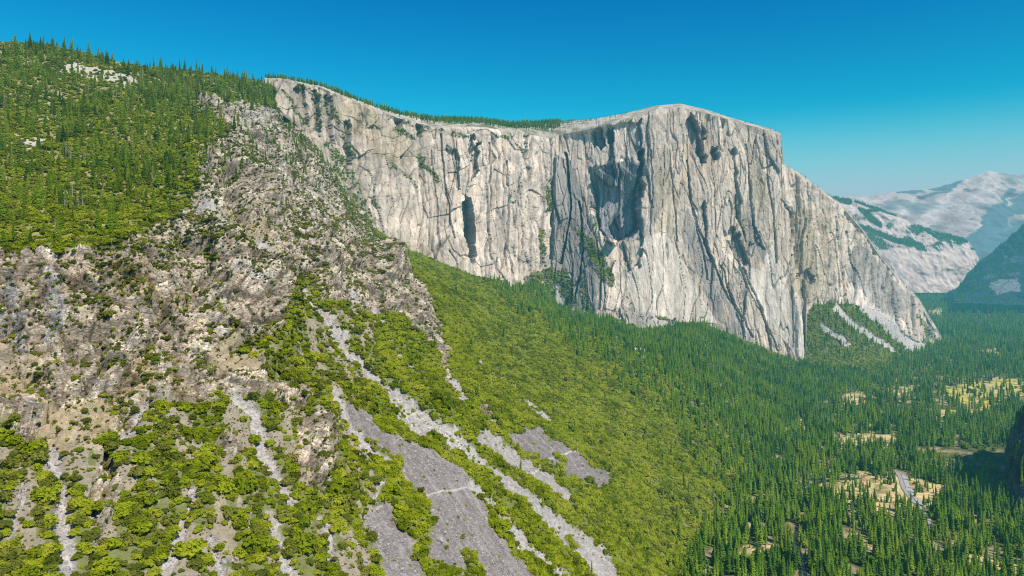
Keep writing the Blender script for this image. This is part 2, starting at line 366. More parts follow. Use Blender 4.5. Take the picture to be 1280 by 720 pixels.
def hill_fields(u, w, X, Y, Z):
    """all in one: returns dict of fields for given points (u,w original survey coordinates)"""
    k = 1.25*np.sqrt(600./Y)                                   # edge wander shrinks with distance
    wu = u+5.*fbm(X/22., Y/22., Z/22., 4)*k; ww = w+5.*fbm(X/22.+50, Y/22., Z/22., 4)*k
    f = {}
    rock = in_poly(wu, ww, ROCK).astype(np.float32)
    for pl in ([(370,530),(400,528),(420,545),(415,600),(395,622),(375,600),(372,560)], [(272,540),(300,538),(307,560),(300,578),(275,572)], [(455,300),(480,300),(510,345),(545,392),(556,440),(562,470),(582,505),(566,500),(545,440),(520,415),(500,380),(470,330)],
               [(598,500),(630,535),(618,540),(595,515)], [(130,560),(150,600),(145,650),(120,660),(115,600)]):
        rock = np.maximum(rock, in_poly(wu, ww, pl).astype(np.float32)*.85)
    forest = in_poly(wu+9*fbm(X/38., Y/38., Z/38., 3), ww+9*fbm(X/38.+9, Y/38., Z/38., 3), FOREST).astype(np.float32); rock = rock*(1-forest)
    low = in_poly(wu+14*fbm(X/60., Y/60., 3.+0*X, 3), ww, CONIF_LOW).astype(np.float32)
    patch = fbm(X/35., Y/35., Z/35.+9, 3)
    acr = .8*X+.6*Y; alo = .6*X-.8*Y; streak = fbm(acr/13., alo/75., Z/75., 3)
    shrub = np.where(rock > .5, .08+.75*sstep(.10, .36, .5*patch+.7*streak), .86)
    up = sstep(235, 270, u)*sstep(355, 310, w)*(rock > .5); shrub = np.maximum(shrub, up*(.08+.75*sstep(.04, .34, .7*patch+.6*streak)))
    bandm = soft(wu, ww, [(235,262),(190,310),(130,350),(95,380)], 34)+soft(wu, ww, [(235,262),(275,305),(335,345)], 17); shrub = np.maximum(shrub, (rock > .5)*np.clip(bandm*1.3, 0, 1)*(.35+.6*sstep(-.25, .2, patch+.5*streak)))
    open_ = (u < 470) & (w > 380) & (rock < .5)
    shrub = np.where(open_, np.where(.55*patch+.75*streak < -.16, .14, .84), shrub)
    green = (u > 470) & (rock < .5) & (low < .5)
    shrub = np.where(green & (w > 285), np.where(streak+.5*patch < -.5, .7, .96), shrub)
    for pts, wd, v in SHRUBS: shrub = np.maximum(shrub, v*stroke(wu, ww, pts, wd))
    scree = np.zeros(u.shape, np.float32); tone = np.zeros(u.shape, np.float32)
    ju = wu+2.6*k*fbm(X/6., Y/6., Z/6., 3); jw = ww+2.6*k*fbm(X/6.+9, Y/6., Z/6., 3)
    for pts, wd, t in SCREE:
        s = stroke(ju, jw, pts, (wd[0]*1.0, wd[1]*1.15) if isinstance(wd, tuple) else wd*1.0); tone = np.where(s > scree, t, tone); scree = np.maximum(scree, s)
    for pl, t in SCREE_POLY:
        s = in_poly(wu, ww, pl).astype(np.float32); tone = np.where(s > scree, t, tone); scree = np.maximum(scree, s)
    keepb = np.zeros(u.shape, np.float32)
    for pts, wd, v in SHRUBS[18:]: keepb = np.maximum(keepb, v*stroke(wu, ww, pts, wd))
    scree = scree*(1-keepb)
    isl = sstep(.16, .36, fbm(X/9.+3, Y/9., Z/9., 2)+.5*fbm(acr/6., alo/40., Z/60., 2))*(tone < .3); shrub = np.maximum(shrub*(1-.97*sstep(.3, .7, scree)), .45*isl*(scree > .5)*(u > 470))
    con = forest*(.09+.52*sstep(-.28, .14, patch+.35*streak))
    con = np.where(forest > .5, con, np.where((rock > .5) & (u > 245) & (w < 230), .05, np.where((rock > .5) | ((u < 470) & (w > 330)), 0., .0035)))
    # forest thins into brush downhill
    lo = sstep(200, 310, w+0*u)*forest
    con = con*(1-.55*lo); shrub = np.where(forest > .5, .58+.32*lo, shrub)
    slab = np.zeros(u.shape, np.float32)
    for pl, v in SLABS: slab = np.maximum(slab, v*in_poly(wu, ww, pl))
    con = con*(1-slab); shrub = shrub*(1-.8*slab)
    edge_d = np.full(u.shape, 1e9)
    LB = [(595,338),(640,385),(700,425),(760,470),(820,510),(860,560),(885,620),(865,720),(850,800)]
    for (ax, ay), (bx, by) in zip(LB[:-1], LB[1:]):
        tq = np.clip(((u-ax)*(bx-ax)+(w-ay)*(by-ay))/((bx-ax)**2+(by-ay)**2), 0, 1); edge_d = np.minimum(edge_d, np.hypot(u-ax-tq*(bx-ax), w-ay-tq*(by-ay)))
    mixd = sstep(0, 75, edge_d); cl2 = sstep(-.35, .35, patch+.5*fbm(X/14., Y/14., Z/14., 2))
    con = np.where(low > .5, .12+.75*np.clip(mixd*.8+cl2*.45, 0, 1)*(.35+.65*mixd), con); shrub = np.where(low > .5, .9-.45*mixd, shrub)
    con = np.where((low < .5) & (u > 560) & (rock < .5) & (edge_d < 60), .10*(1-edge_d/60.)*cl2, con)
    mid = sstep(-60, 0, (w-338)-(u-595)*.78)*0
    tal = in_poly(wu, ww, TALUS_E).astype(np.float32)
    con = np.where(tal > .5, .35, con); shrub = np.where(tal > .5, .9, shrub)
    tr = np.zeros(u.shape, np.float32)
    for t in TRAIL: tr = np.maximum(tr, stroke(u, w, t, 2.4))
    for pts, wd in (([(1028,408),(1045,418),(1060,432)],7), ([(1045,385),(1060,400),(1085,418),(1115,437)],8), ([(1075,372),(1100,395),(1130,420),(1148,436)],22), ([(780,430),(808,440)],6), ([(742,385),(750,396)],10), ([(698,372),(703,384)],3)):
        s = stroke(wu, ww, pts, wd); scree = np.maximum(scree, s); shrub = shrub*(1-.93*s); con = con*(1-.97*s)
    f.update(rock=rock, forest=forest, low=low, shrub=shrub, scree=scree, tone=tone, con=con, slab=slab, trail=tr, patch=patch)
    return f

# grid
ucols = np.arange(-230, 1225, 1.25); NT = 560; NB = 14
top = np.interp(ucols, TOP[:, 0], TOP[:, 1])
top = top+(sstep(345, 360, ucols)-sstep(455, 475, ucols))*(9*fbm(ucols/16., 0*ucols, 0*ucols+2, 3)-2+5*np.sign(perlin(ucols/9., 0*ucols+.5, 0*ucols+7)))
t = np.linspace(0, 1, NT)[:, None]
WG = top[None]*(1-t)+820.*t; UG = np.broadcast_to(ucols, WG.shape).copy()
YG = hill_Y(UG, WG)
XG = (UG-CX)/F*YG; ZG = CAMH-(WG-HZ)/F*YG
fld = hill_fields(UG, WG, XG, YG, ZG)
nrm, area = grid_normals(XG, YG, ZG)
s = np.where(nrm[..., 2:3] < 0, -1, 1); nrm = nrm*s
pix = YG/700.
def band(lam): return sstep(1.2, 3.0, lam/pix)          # an octave is used only where the mesh can carry it
r = fld['rock']*(1-.7*fld['scree'])
edge = sstep(0, .03, t+0*WG)
D = 10*fbm(XG/110., YG/110., ZG/110., 3)
RIBS = [([(225,345),(215,380),(222,420)],10,9),([(120,440),(150,470)],10,8),([(275,350),(270,400),(290,430)],11,9),([(300,240),(320,290)],8,10),([(350,200),(372,240),(385,280)],8,13),([(455,290),(500,350)],8,10),([(425,225),(455,280)],7,12),([(262,150),(300,200),(350,270),(410,335)],14,16),([(395,195),(440,262),(500,335),(535,385)],13,11),([(330,140),(375,190),(430,270),(470,330)],9,12),([(245,185),(240,240),(290,310),(350,375)],16,14),([(60,330),(75,400),(60,470)],14,8),([(170,330),(180,420),(200,480)],16,9),
        ([(395,520),(410,560),(405,615)],13,9),([(548,410),(560,450),(580,505)],9,4),([(285,540),(292,580)],10,6),([(335,330),(355,400),(330,450)],16,10)]
GUL = [([(285,200),(300,300),(365,345),(445,440),(530,522)],9,11),([(355,150),(400,220),(450,320)],7,12),([(20,330),(25,440)],6,8),([(120,340),(130,450)],8,8),([(63,573),(85,650)],12,4),([(297,500),(350,600)],9,4),([(230,330),(215,420),(187,500)],8,6)]
ru = UG+7*fbm(XG/50., YG/50., ZG/50.+3, 3); rw = WG+7*fbm(XG/50.+20, YG/50., ZG/50., 3)
for pts, w, h in RIBS: D = D+1.75*h*YG/900.*np.minimum(1.25*soft(ru, rw, pts, w), 1)**1.3
for pts, w, h in GUL: D = D-1.3*h*YG/900.*soft(ru, rw, pts, w)
LEDGES = [([(15,472),(60,481),(110,485),(150,478)],8),([(80,548),(128,557)],4),([(78,386),(120,396),(155,388)],5),([(115,441),(170,451),(235,446)],5),([(250,418),(300,432),(342,420)],4.5),([(180,362),(245,353)],5),([(-20,402),(52,409)],5),
  ([(200,482),(270,488),(332,479)],5),([(295,250),(345,264)],7),([(328,300),(395,319)],7),([(388,262),(436,287)],8),([(255,205),(300,215)],6),([(345,180),(385,196)],8),([(20,520),(60,526)],4),([(470,330),(515,348)],6),([(420,318),(462,332)],6),([(250,372),(290,380)],4)]
ld = UG+5*fbm(XG/16., YG/16., ZG/16.+5, 3); lv = WG+7*fbm(XG/20., YG/20., ZG/20.+8, 3)
for pts, h in LEDGES:
    xs_, ys_ = zip(*pts); sv_ = np.interp(ld, xs_, ys_)-lv
    D = D+r*h*YG/750.*sstep(xs_[0]-4, xs_[0]+12, ld)*sstep(xs_[-1]+4, xs_[-1]-12, ld)*np.where(sv_ > 0, np.exp(-np.maximum(sv_, 0)/15.), 0)
wx0 = 9*fbm(XG/40., YG/40., ZG/40., 2); wz0 = 6*fbm(XG/40.+40, YG/40., ZG/40., 2)
rm = r > .02
def on_rock(fn, L, a=1., c=1.):
    out = [np.zeros(XG.shape, np.float32) for _ in range(3)]
    q = fn((XG+wx0)[rm]/L, (YG)[rm]/L+a, (ZG+wz0)[rm]/(L*c))
    for o_, v in zip(out, q): o_[rm] = v
    return out
h1, j1, t1 = on_rock(facets, 44., 0, .6); h2, j2, t2 = on_rock(facets, 12.5, 3, .62); h3, j3, t3 = on_rock(facets, 5.2, 7, .6)
D = D+r*(5*ridged(XG/60., YG/60., ZG/44., 2)-3)
D = D+r*(11*h1-3*j1+(3.6*h2-2.0*j2)*band(12)+(2.1*h3-1.2*j3)*band(5)+.5*perlin(XG/2.2, YG/2.2, ZG/1.5)*band(2.2))
led = fbm(XG/90., YG/90., ZG/15., 3); D = D+r*(3.2+4.5*sstep(300, 180, UG))*np.tanh(led*5)
D = D+(1-r)*(2.2*fbm(XG/24., YG/24., ZG/24., 2)+.45*perlin(XG/2.5, YG/2.5, ZG/2.5)*band(2.5))
gq = np.abs(np.gradient(YG, axis=1))/pix; kx = 10; cq = np.cumsum(np.pad(gq, ((0, 0), (kx, kx+1)), mode='edge'), 1); gq = (cq[:, 2*kx+1:]-cq[:, :-2*kx-1])/(2*kx+1)
D = np.where(D > 0, D*(.12+.88/(1+(gq/2.4)**3)), D)
D = D-3.0*fld['scree']*(1-fld['tone'])
D = D*edge
XG = XG+nrm[..., 0]*D; YG = YG+nrm[..., 1]*D; ZG = ZG+nrm[..., 2]*D
# colours
cav = np.clip(1-.6*j1-.4*j2-.2*j3, .25, 1)*(1+.16*t1+.12*t2+.08*t3)
g1 = fbm(XG/30., YG/30., ZG/30., 4); g2 = fbm(XG/90.+7, YG/90., ZG/90., 2)
def mixc(a, b, f): return a*(1-f[..., None])+np.asarray(b, np.float32)*f[..., None]
col = np.zeros(XG.shape+(3,), np.float32)+np.array((.38, .32, .225), np.float32)          # dry soil
col = mixc(col, (.16, .20, .042), np.clip(fld['shrub']*1.05-.15, 0, 1)*(1-fld['rock']))
col = mixc(col, (.36, .32, .14), fld['forest']*(1-fld['rock'])*.8)
rk = mixc(np.zeros_like(col)+np.array((.72, .59, .44), np.float32), (.46, .375, .285), sstep(-.1, .5, g1)*.85)
gG = fbm(XG/55.+3, YG/55., ZG/38., 3); rk = mixc(rk, (.34, .28, .215), sstep(.1, .5, gG)*.55)
rk = mixc(rk, (.54, .41, .235), .8*sstep(-.05, .4, g2)*sstep(300, 200, UG)*sstep(330, 360, WG))
rk = mixc(rk, (.76, .67, .55), sstep(.1, .55, -g1)*.75)
whs = np.maximum.reduce([stroke(UG+7*g1, WG, [(10,345),(22,400),(30,450)], 15), stroke(UG+7*g1, WG, [(62,345),(70,400),(62,430)], 14)])
rk = mixc(rk, (.58, .56, .54), whs*.8)
cav = 1-(1-cav)*np.where(UG > 250, 1.1, .9)
up_ = sstep(300, 350, UG)*sstep(330, 260, WG); rk = mixc(rk, (.70, .60, .485), up_*.45*sstep(-.3, .3, g1+gG))
ribl = sum(soft(UG+8*g1, WG+8*g1, p_, w_q) for p_, w_q, _ in RIBS[:4]); rk = mixc(rk, (.36, .305, .24), np.clip(ribl, 0, 1)*.35)
rk = rk*np.clip(.26+.84*cav, .25, 1.25)[..., None]
col = mixc(col, (0, 0, 0), np.zeros_like(r)); col = col*(1-fld['rock'][..., None])+rk*fld['rock'][..., None]
tanz = in_poly(UG+8*g1, WG+8*g1, [(45,505),(140,505),(145,560),(110,575),(55,570)])*1. + in_poly(UG+8*g1, WG+8*g1, [(-20,430),(60,425),(70,470),(-20,500)])*.7+in_poly(UG+8*g1, WG+8*g1, [(255,430),(310,430),(325,465),(270,470)])*1.+stroke(UG+6*g1, WG+6*g1, [(285,270),(330,310),(370,340)], 22)*.8
col = mixc(col, (.50, .40, .25), np.clip(tanz, 0, 1)*.8)
gs = fbm(XG/3., YG/3., ZG/3., 3); flow = fbm((XG+YG)/9., (XG-YG)/60., ZG/60., 3)
sc = mixc(np.zeros_like(col)+np.array((.52, .475, .43), np.float32), (.235, .20, .185), np.clip(fld['tone']+.45*flow+.12, 0, 1)*np.clip(.25+fld['tone'], 0, 1))
sc = sc*(1+.35*gs[..., None])
col = col*(1-fld['scree'][..., None])+sc*fld['scree'][..., None]
col = mixc(col, (.62, .56, .46), fld['slab']); col = mixc(col, (.56, .52, .47), fld['trail'])
tal_pale = sstep(2300, 2700, YG)*fld['scree']
col = mixc(col, (.66, .58, .53), tal_pale)
# continue behind the crest / behind the foot of the wall
back = np.array([15, 35, 70, 120, 180, 260, 360, 480, 620, 800, 1000, 1250, 1500, 1800.])[::-1][:, None]
crest = 1-sstep(325, 350, ucols)[None]
bk = back*crest+np.minimum(back*.08, 130)*(1-crest)
YB = YG[:1]+bk; XB = XG[:1]*(YB/YG[:1]); ZB = ZG[:1]+np.where(crest > .5, -.02*bk-6*sstep(0, 1, back/200.), -.05*bk)
XA = np.vstack([XB, XG]); YA = np.vstack([YB, YG]); ZA = np.vstack([ZB, ZG])
colA = np.concatenate([np.zeros((NB, len(ucols), 3), np.float32)+col[:1], col], 0)
keep = ZA > -12
hill_me = mesh_np('hillside', np.stack([XA, YA, ZA], -1).reshape(-1, 3), grid_quads(*XA.shape, keep), M_HILL, colA.reshape(-1, 3), alpha=np.concatenate([0*XB, np.clip(fld['rock']*(1-fld['scree'])*(1-.75*np.clip(tanz, 0, 1)), 0, 1)], 0).ravel())
put(bpy.data.objects.new('hillside', hill_me), 'structure', 'steep rocky hillside with brush, bare crags and pale scree gullies')

# ------------------------------------------------------------------ the granite wall
wu_ = np.arange(331, 1192, .8); NW = 430; NC = 40; NBK = 8
rimw = wall_rim_w(wu_); basew = wall_base_w(wu_)
tt = np.linspace(1.12, 0, NW)[:, None]                    # from just under the foot up to the rim (0 = rim)
W2 = rimw[None]+tt*(basew-rimw)[None]; U2 = np.broadcast_to(wu_, W2.shape).copy()
Y2 = wall_Y(U2, W2); X2 = (U2-CX)/F*Y2; Z2 = CAMH-(W2-HZ)/F*Y2
n2, _ = grid_normals(X2, Y2, Z2)
for k in range(3):                                       # smooth the normals along the wall
    n2[:, 4:-4] = sum(n2[:, 4+i:n2.shape[1]-4+i] for i in range(-4, 5))/9
n2[..., 2] *= .3; n2 = n2/np.linalg.norm(n2, axis=-1, keepdims=True)
n2 *= np.where(n2[..., 1:2] > 0, -1, 1)
S = np.cumsum(np.hypot(np.gradient(X2[0]), np.gradient(np.interp(wu_, wu_, Y2[NW//2]))))[None]+0*Z2   # metres along the wall
# vertical fluting: noise in (along, height) space, warped so that grooves wander
Sw = S+18*fbm(S/160., Z2/220., 0*S, 3)
left = 1-sstep(680, 700, U2)                              # left amphitheatre wall
east = sstep(-2, 2, U2-wall_edge(W2))
D2 = 26*fbm(Sw/260., Z2/900., 0*S+2, 2)
D2 = D2+3*(ridged(Sw/120., Z2/900., 0*S+4, 1)-.3)
D2 = D2+.7*(ridged(Sw/38., Z2/500., 0*S+6, 2)-.3)
fh1, fj1, ft1 = facets(Sw/62., Z2/330.+.12*S/62., 0*S, True); fh2, fj2, ft2 = facets(Sw/19., Z2/95.+.2*S/19., 0*S+5, True); fh3, fj3, ft3 = facets(S/8., Z2/24., 0*S+9, True)
fd, fdj, fdt = facets((Sw+.55*Z2)/85., (Z2-.4*Sw)/60., 0*S+15, True)
calm = 1-.6*np.maximum(in_poly(U2, W2, [(793,300),(830,290),(855,330),(880,380),(897,404),(840,402),(800,410),(785,360)]), in_poly(U2, W2, [(900,310),(925,340),(950,390),(985,430),(1005,455),(1002,400),(975,330),(965,300)]))
D2 = D2+calm*(13*fh1-2.5*fj1+4.2*fh2-1.2*fj2+1.5*fh3)+left*(7*fd-.6*fdj)
D2 = D2+1.0*fbm(Sw/9., Z2/22., 0*S+11, 2)
step_ = fbm(S/120., Z2/60.+3, 0*S+20, 3); D2 = D2+2.5*left*np.tanh(step_*3)+5*east*step_
crackA = np.abs(fbm(Sw/70.+9, Z2/420., 0*S+30, 2)); D2 = D2-7*(1-sstep(0, .035, crackA))
wx = U2+3*fbm(S/40., Z2/40., 0*S+3, 3); wy = W2+4*fbm(S/40.+9, Z2/40., 0*S+3, 3)
wxs = U2+1.3*fbm(S/22., Z2/60., 0*S+13, 3); wys = W2+6*fbm(S/22.+7, Z2/60., 0*S+13, 4)
RECESS = [ # (polygon, depth m)
 ([(690,168),(735,162),(800,150),(803,300),(799,330),(770,325),(760,345),(742,320),(700,390),(690,385)],18),
 ([(733,208),(760,204),(800,200),(801,288),(790,296),(775,300),(762,296),(750,290),(738,262)],75),
 ([(735,163),(752,160),(756,182),(740,184)],55), ([(756,160),(768,158),(768,178),(758,176)],40), ([(786,168),(802,160),(806,190),(796,196),(788,192)],75), ([(798,190),(806,185),(804,245),(799,250)],60),
 ([(862,140),(872,150),(880,172),(884,204),(876,206),(868,188),(860,172),(856,152)],45), ([(878,150),(884,160),(884,176),(879,172)],25),
 ([(888,182),(898,180),(898,200),(892,204),(888,196)],35), ([(912,186),(920,186),(918,198),(913,198)],30),
 ([(580,245),(588,246),(593,280),(595,330),(586,328),(579,300),(577,262)],70), ([(590,186),(598,178),(596,212),(589,230)],26), ([(656,166),(662,166),(662,204),(657,205)],34), ([(586,172),(592,170),(590,205),(586,205)],25), ([(558,185),(572,190),(572,240),(560,225)],16),
 ([(497,143),(506,146),(503,164),(497,162)],45), ([(520,148),(529,152),(528,172),(521,170)],45),
 ([(906,295),(915,282),(924,290),(938,330),(930,330)],22), ([(940,270),(950,300),(956,315),(948,312)],16), ([(918,205),(924,215),(926,280),(919,270)],18),
 ([(996,340),(1008,336),(1018,350),(1010,356),(998,350)],18), ([(368,112),(378,106),(386,150),(376,160)],18),([(388,112),(398,110),(402,160),(392,170)],20), ([(406,118),(416,120),(420,180),(409,178)],20),([(430,150),(437,152),(440,210),(432,205)],22), ([(775,385),(800,395),(828,398),(825,412),(800,412),(778,402)],-14)]
for pl, dp in RECESS:
    D2 = D2-dp*in_poly(wxs+3.5*fbm(S/25., Z2/40., 0*S+61, 4), wys, pl)*(sstep(196, 250, wys) if dp == 75 else 1)
D2 = D2+np.maximum.reduce([stroke(wx, wy, [(752,262),(757,285),(765,300)], 9), stroke(wx, wy, [(775,268),(778,280)], 9), stroke(wx, wy, [(748,215),(764,225)], 7), stroke(wx, wy, [(770,205),(770,230)], 5)])*45
CRACKS = [([(835,190),(842,250),(846,300)],1.8,14),([(858,200),(864,260),(878,310),(885,350)],2,16),([(866,262),(880,300),(900,352),(930,400),(940,424)],3,18),([(905,290),(925,330),(940,372),(955,395)],3,18),([(930,335),(952,385),(963,430),(968,452)],3,20),
 ([(945,380),(960,410),(975,440)],2,12),([(917,200),(922,260),(932,300)],2.4,16),([(932,180),(938,230),(942,280),(955,312)],2.4,14),([(955,170),(960,220),(966,270),(970,330)],2.2,12),([(900,330),(916,372),(925,405)],2.5,14),
 ([(812,190),(815,260)],1.6,10),([(550,170),(556,240),(565,300)],2.5,16),([(538,190),(545,260),(548,310)],2,12),([(610,180),(612,250),(608,330)],2,12),([(634,200),(636,260),(632,330)],2.4,14),
 ([(650,230),(655,300),(650,350)],2,10),([(450,190),(500,195),(540,200)],1,3.5),([(440,160),(460,175),(500,170)],1,3),([(706,190),(712,260),(700,330)],4,26),([(722,250),(728,310),(718,370)],4,26),([(745,300),(752,350),(748,385)],3,16),
 ([(1010,230),(1014,290),(1010,340)],2,9),([(1040,270),(1046,330),(1050,372)],2.5,12),([(1062,290),(1070,330),(1085,370)],2.5,12)]
CRK = np.zeros(U2.shape, np.float32)
for pts, wd, dp in CRACKS:
    q = stroke(wxs, wy, pts, wd*.6+.8); D2 = D2-.6*dp*q; CRK = np.maximum(CRK, q*min(1, dp/16.))
BULGE = [([(800,215),(812,300),(800,320)],14,22), ([(815,300),(840,345),(868,392)],34,16), ([(912,300),(938,365),(965,425),(1000,450)],20,18), ([(945,320),(975,380),(1002,448)],18,14), ([(760,320),(765,350)],14,14), ([(845,150),(850,260)],18,10), ([(692,200),(690,300),(688,340)],6,-30)]
for pts, wd, dp in BULGE: D2 = D2+(0 if dp > 0 else dp)*stroke(wxs, W2, pts, wd)
D2 = D2*sstep(-.02, .05, 1.12-tt)*sstep(-.01, .03, tt)*(1-.6*sstep(1155, 1185, U2))
X2 = X2+n2[..., 0]*D2; Y2 = Y2+n2[..., 1]*D2; Z2 = Z2+n2[..., 2]*D2
def blur(a, k):
    c = np.cumsum(np.pad(a, ((0, 0), (k, k+1)), mode='edge'), 1); return (c[:, 2*k+1:]-c[:, :-2*k-1])/(2*k+1)
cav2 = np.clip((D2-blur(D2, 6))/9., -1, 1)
st = fbm(S/16., Z2/260., 0*S+40, 4); st2 = fbm(S/60., Z2/300., 0*S+44, 3); bl = fbm(S/50., Z2/50., 0*S+47, 4)
c2 = np.zeros(X2.shape+(3,), np.float32)+np.array((.82, .67, .535), np.float32)
c2 = mixc(c2, (.42, .36, .315), sstep(.1, .7, st)*.55); c2 = mixc(c2, (.62, .47, .31), sstep(.1, .6, st2)*.6)
c2 = mixc(c2, (.76, .65, .55), sstep(.15, .7, bl)*.6); c2 = mixc(c2, (.32, .295, .28), sstep(.2, .7, -bl)*.35)
c2 = mixc(c2, (.52, .425, .32), left*sstep(620, 520, U2)*(.35+.4*sstep(-.2, .4, bl)))
c2 = c2*(1-.05*left*fdj+.10*left*fdt)[..., None]
grv = sum(in_poly(wxs, wy, q)*1. for q in ([(858,262),(882,300),(902,350),(928,400),(950,440),(925,425),(900,405),(882,372),(862,320),(850,290)], [(938,262),(952,300),(958,320),(948,330),(932,300)], [(912,300),(925,292),(940,335),(948,372),(935,352)], [(800,245),(806,300),(800,330),(796,290)]))
c2 = mixc(c2, (.37, .335, .31), np.clip(grv, 0, 1)*.75)  # recess shade between the slabs painted in as darker grey
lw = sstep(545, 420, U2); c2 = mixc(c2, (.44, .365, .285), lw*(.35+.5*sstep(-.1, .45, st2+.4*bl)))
c2 = mixc(c2, (.80, .60, .42), sstep(800, 860, U2)*(.12+.4*sstep(.0, .5, bl+.5*st2)))
tanw = np.maximum.reduce([.8*stroke(wx, wy, [(1003,270),(1006,360)], 26), .55*stroke(wx, wy, [(1030,270),(1022,370)], 14), .6*stroke(wx, wy, [(440,140),(470,170),(500,190)], 40), .5*stroke(wx, wy, [(826,200),(828,290)], 22), .5*stroke(wx, wy, [(945,200),(950,260)], 16)])
c2 = mixc(c2, (.60, .48, .31), tanw)
pale = np.maximum.reduce([in_poly(wx, wy, q)*1. for q in ([(793,300),(830,290),(855,330),(880,380),(897,404),(840,402),(800,410),(785,360)], [(900,310),(925,340),(950,390),(985,430),(1005,455),(1002,400),(975,330),(965,300),(950,340),(930,330)], [(1075,350),(1100,375),(1150,425),(1170,434),(1110,400),(1075,385)], [(455,215),(530,225),(548,310),(500,300),(466,272)], [(1065,345),(1085,350),(1090,385),(1060,380)])])
c2 = mixc(c2, (.96, .81, .67), pale*np.where(U2 < 600, .3, .85))
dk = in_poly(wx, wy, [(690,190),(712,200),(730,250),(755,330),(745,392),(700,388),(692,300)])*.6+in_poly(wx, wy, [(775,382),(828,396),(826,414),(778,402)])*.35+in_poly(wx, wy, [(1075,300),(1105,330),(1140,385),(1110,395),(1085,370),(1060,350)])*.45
c2 = mixc(c2, (.24, .235, .225), np.clip(dk, 0, 1))  # dark rock; in the gully ribs its shadow is painted in too
wxa = U2+5*fbm(S/30., Z2/45., 0*S+53, 4); wya = W2+9*fbm(S/30.+5, Z2/45., 0*S+53, 4); alc_shade = in_poly(wxa, wya, RECESS[1][0])*.62+sum(in_poly(wxs, wys, RECESS[i][0])*.4 for i in (2, 3, 4, 5, 6, 8)); c2 = mixc(c2, (.16, .19, .23), np.clip(alc_shade, 0, .8))  # shade of the alcove and smaller recesses painted in as dark blue
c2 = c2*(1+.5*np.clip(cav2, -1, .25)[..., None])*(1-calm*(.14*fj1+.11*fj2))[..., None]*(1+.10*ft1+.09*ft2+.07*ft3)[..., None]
wveg = np.zeros(U2.shape, np.float32)
WVEG = [([(352,118),(372,140),(392,160)],7,.5),([(402,118),(425,150),(440,200)],5,.45),([(372,110),(400,118)],4,.5),([(412,180),(440,220),(462,270)],9,.5),([(445,150),(470,160)],4,.4),([(490,200),(520,235)],4,.35),([(545,165),(585,172)],5,.4),([(600,170),(640,172)],4,.4),([(430,235),(455,262)],8,.6),([(500,150),(530,165)],5,.5),([(735,305),(752,330),(760,350)],16,.9),([(722,290),(738,312)],9,.6),([(522,197),(535,212),(545,224)],8,.8),([(683,235),(686,262)],8,.9),([(675,290),(676,322)],7,.9),([(700,345),(712,375)],18,.9),([(665,350),(690,342),(688,365)],16,.9),
 ([(725,350),(733,385)],9,.6),([(495,162),(515,172)],7,.7),([(640,180),(655,188)],5,.4),([(650,230),(640,250)],8,.3),([(415,200),(430,225)],7,.6),([(398,130),(404,170)],6,.35),([(1145,395),(1168,424)],9,.5),([(1045,384),(1052,392)],5,.5),([(470,250),(478,262)],5,.5),([(740,255),(745,300)],7,.3),([(820,398),(840,402)],4,.6)]
for pts, wd, v in WVEG: wveg = np.maximum(wveg, v*stroke(wx, wy, pts, wd))
c2 = mixc(c2, (.08, .12, .045), wveg*.75)
c2 = c2*(1-.30*CRK*sstep(-.35, .25, st2+.3))[..., None]
gul = stroke(U2, W2, [(692,190),(690,240),(688,280),(686,320),(690,342),(697,372),(702,384)], (3, 4.5))
c2 = mixc(c2, (.66, .61, .56), gul)
# cap: over the rim to the crest and back
CREST = np.array([(331,99),(345,98),(400,107),(440,123),(470,134),(500,142),(540,149),(600,151),(640,156),(690,153),(740,149),(780,142),(820,132),(850,129.5),(880,136),(920,149),(960,160),(975,166),(980,205),(1000,217),(1040,247),(1060,264),(1080,288),(1100,318),(1130,356),(1150,378),(1175,422),(1192,443)], float)
cw = np.interp(wu_, CREST[:, 0], CREST[:, 1]); ext = np.interp(wu_, [331, 500, 560, 690, 760, 850, 950, 985, 1100, 1190], [120, 200, 420, 420, 260, 260, 120, 40, 60, 20])
Yr = Y2[-1]; Wr = HZ-(Z2[-1]-CAMH)/Yr*F
k_ = (np.arange(1, NC+1)/NC)[:, None]
Wc = Wr[None]+(np.minimum(cw, Wr-.3)-Wr)[None]*np.sin(k_*math.pi/2); Yc = Yr[None]+ext[None]*k_**1.5
Xc = X2[-1:]*(Yc/Yr[None]); Zc = CAMH-(Wc-HZ)/F*Yc
Zc = Zc+np.sin(k_*math.pi)*2.5*fbm(Xc/25., Yc/25., Zc/25., 3)
cc = np.zeros(Xc.shape+(3,), np.float32)+np.array((.62, .53, .44), np.float32)
cn = fbm(Xc/40., Yc/40., Zc/40., 3)
cc = mixc(cc, (.22, .21, .11), sstep(-.2, .4, cn)*.6)
fl = (sstep(520, 550, wu_)*(1-sstep(670, 760, wu_)))[None]*np.ones_like(k_)*(.6+.8*np.clip(cn, -.4, .5))
cc = mixc(cc, (.12, .14, .06), np.clip(fl, 0, 1)*.8)
kb = np.array([60, 150, 300, 500, 800, 1200, 1700, 2300.])[:, None]*np.interp(wu_, [331, 900, 975, 1000, 1190], [1, 1, .5, .3, .1])[None]
Yk = Yc[-1:]+kb; Xk = Xc[-1:]*(Yk/Yc[-1:]); Zk = Zc[-1:]-.03*kb-8*sstep(0, 200, kb)
X3 = np.vstack([X2, Xc, Xk]); Y3 = np.vstack([Y2, Yc, Yk]); Z3 = np.vstack([Z2, Zc, Zk])
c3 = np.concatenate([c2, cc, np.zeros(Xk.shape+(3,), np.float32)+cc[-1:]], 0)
cl_me = mesh_np('granite_cliff', np.stack([X3, Y3, Z3], -1).reshape(-1, 3), grid_quads(*X3.shape), M_CLIFF, c3.reshape(-1, 3), smooth=False)
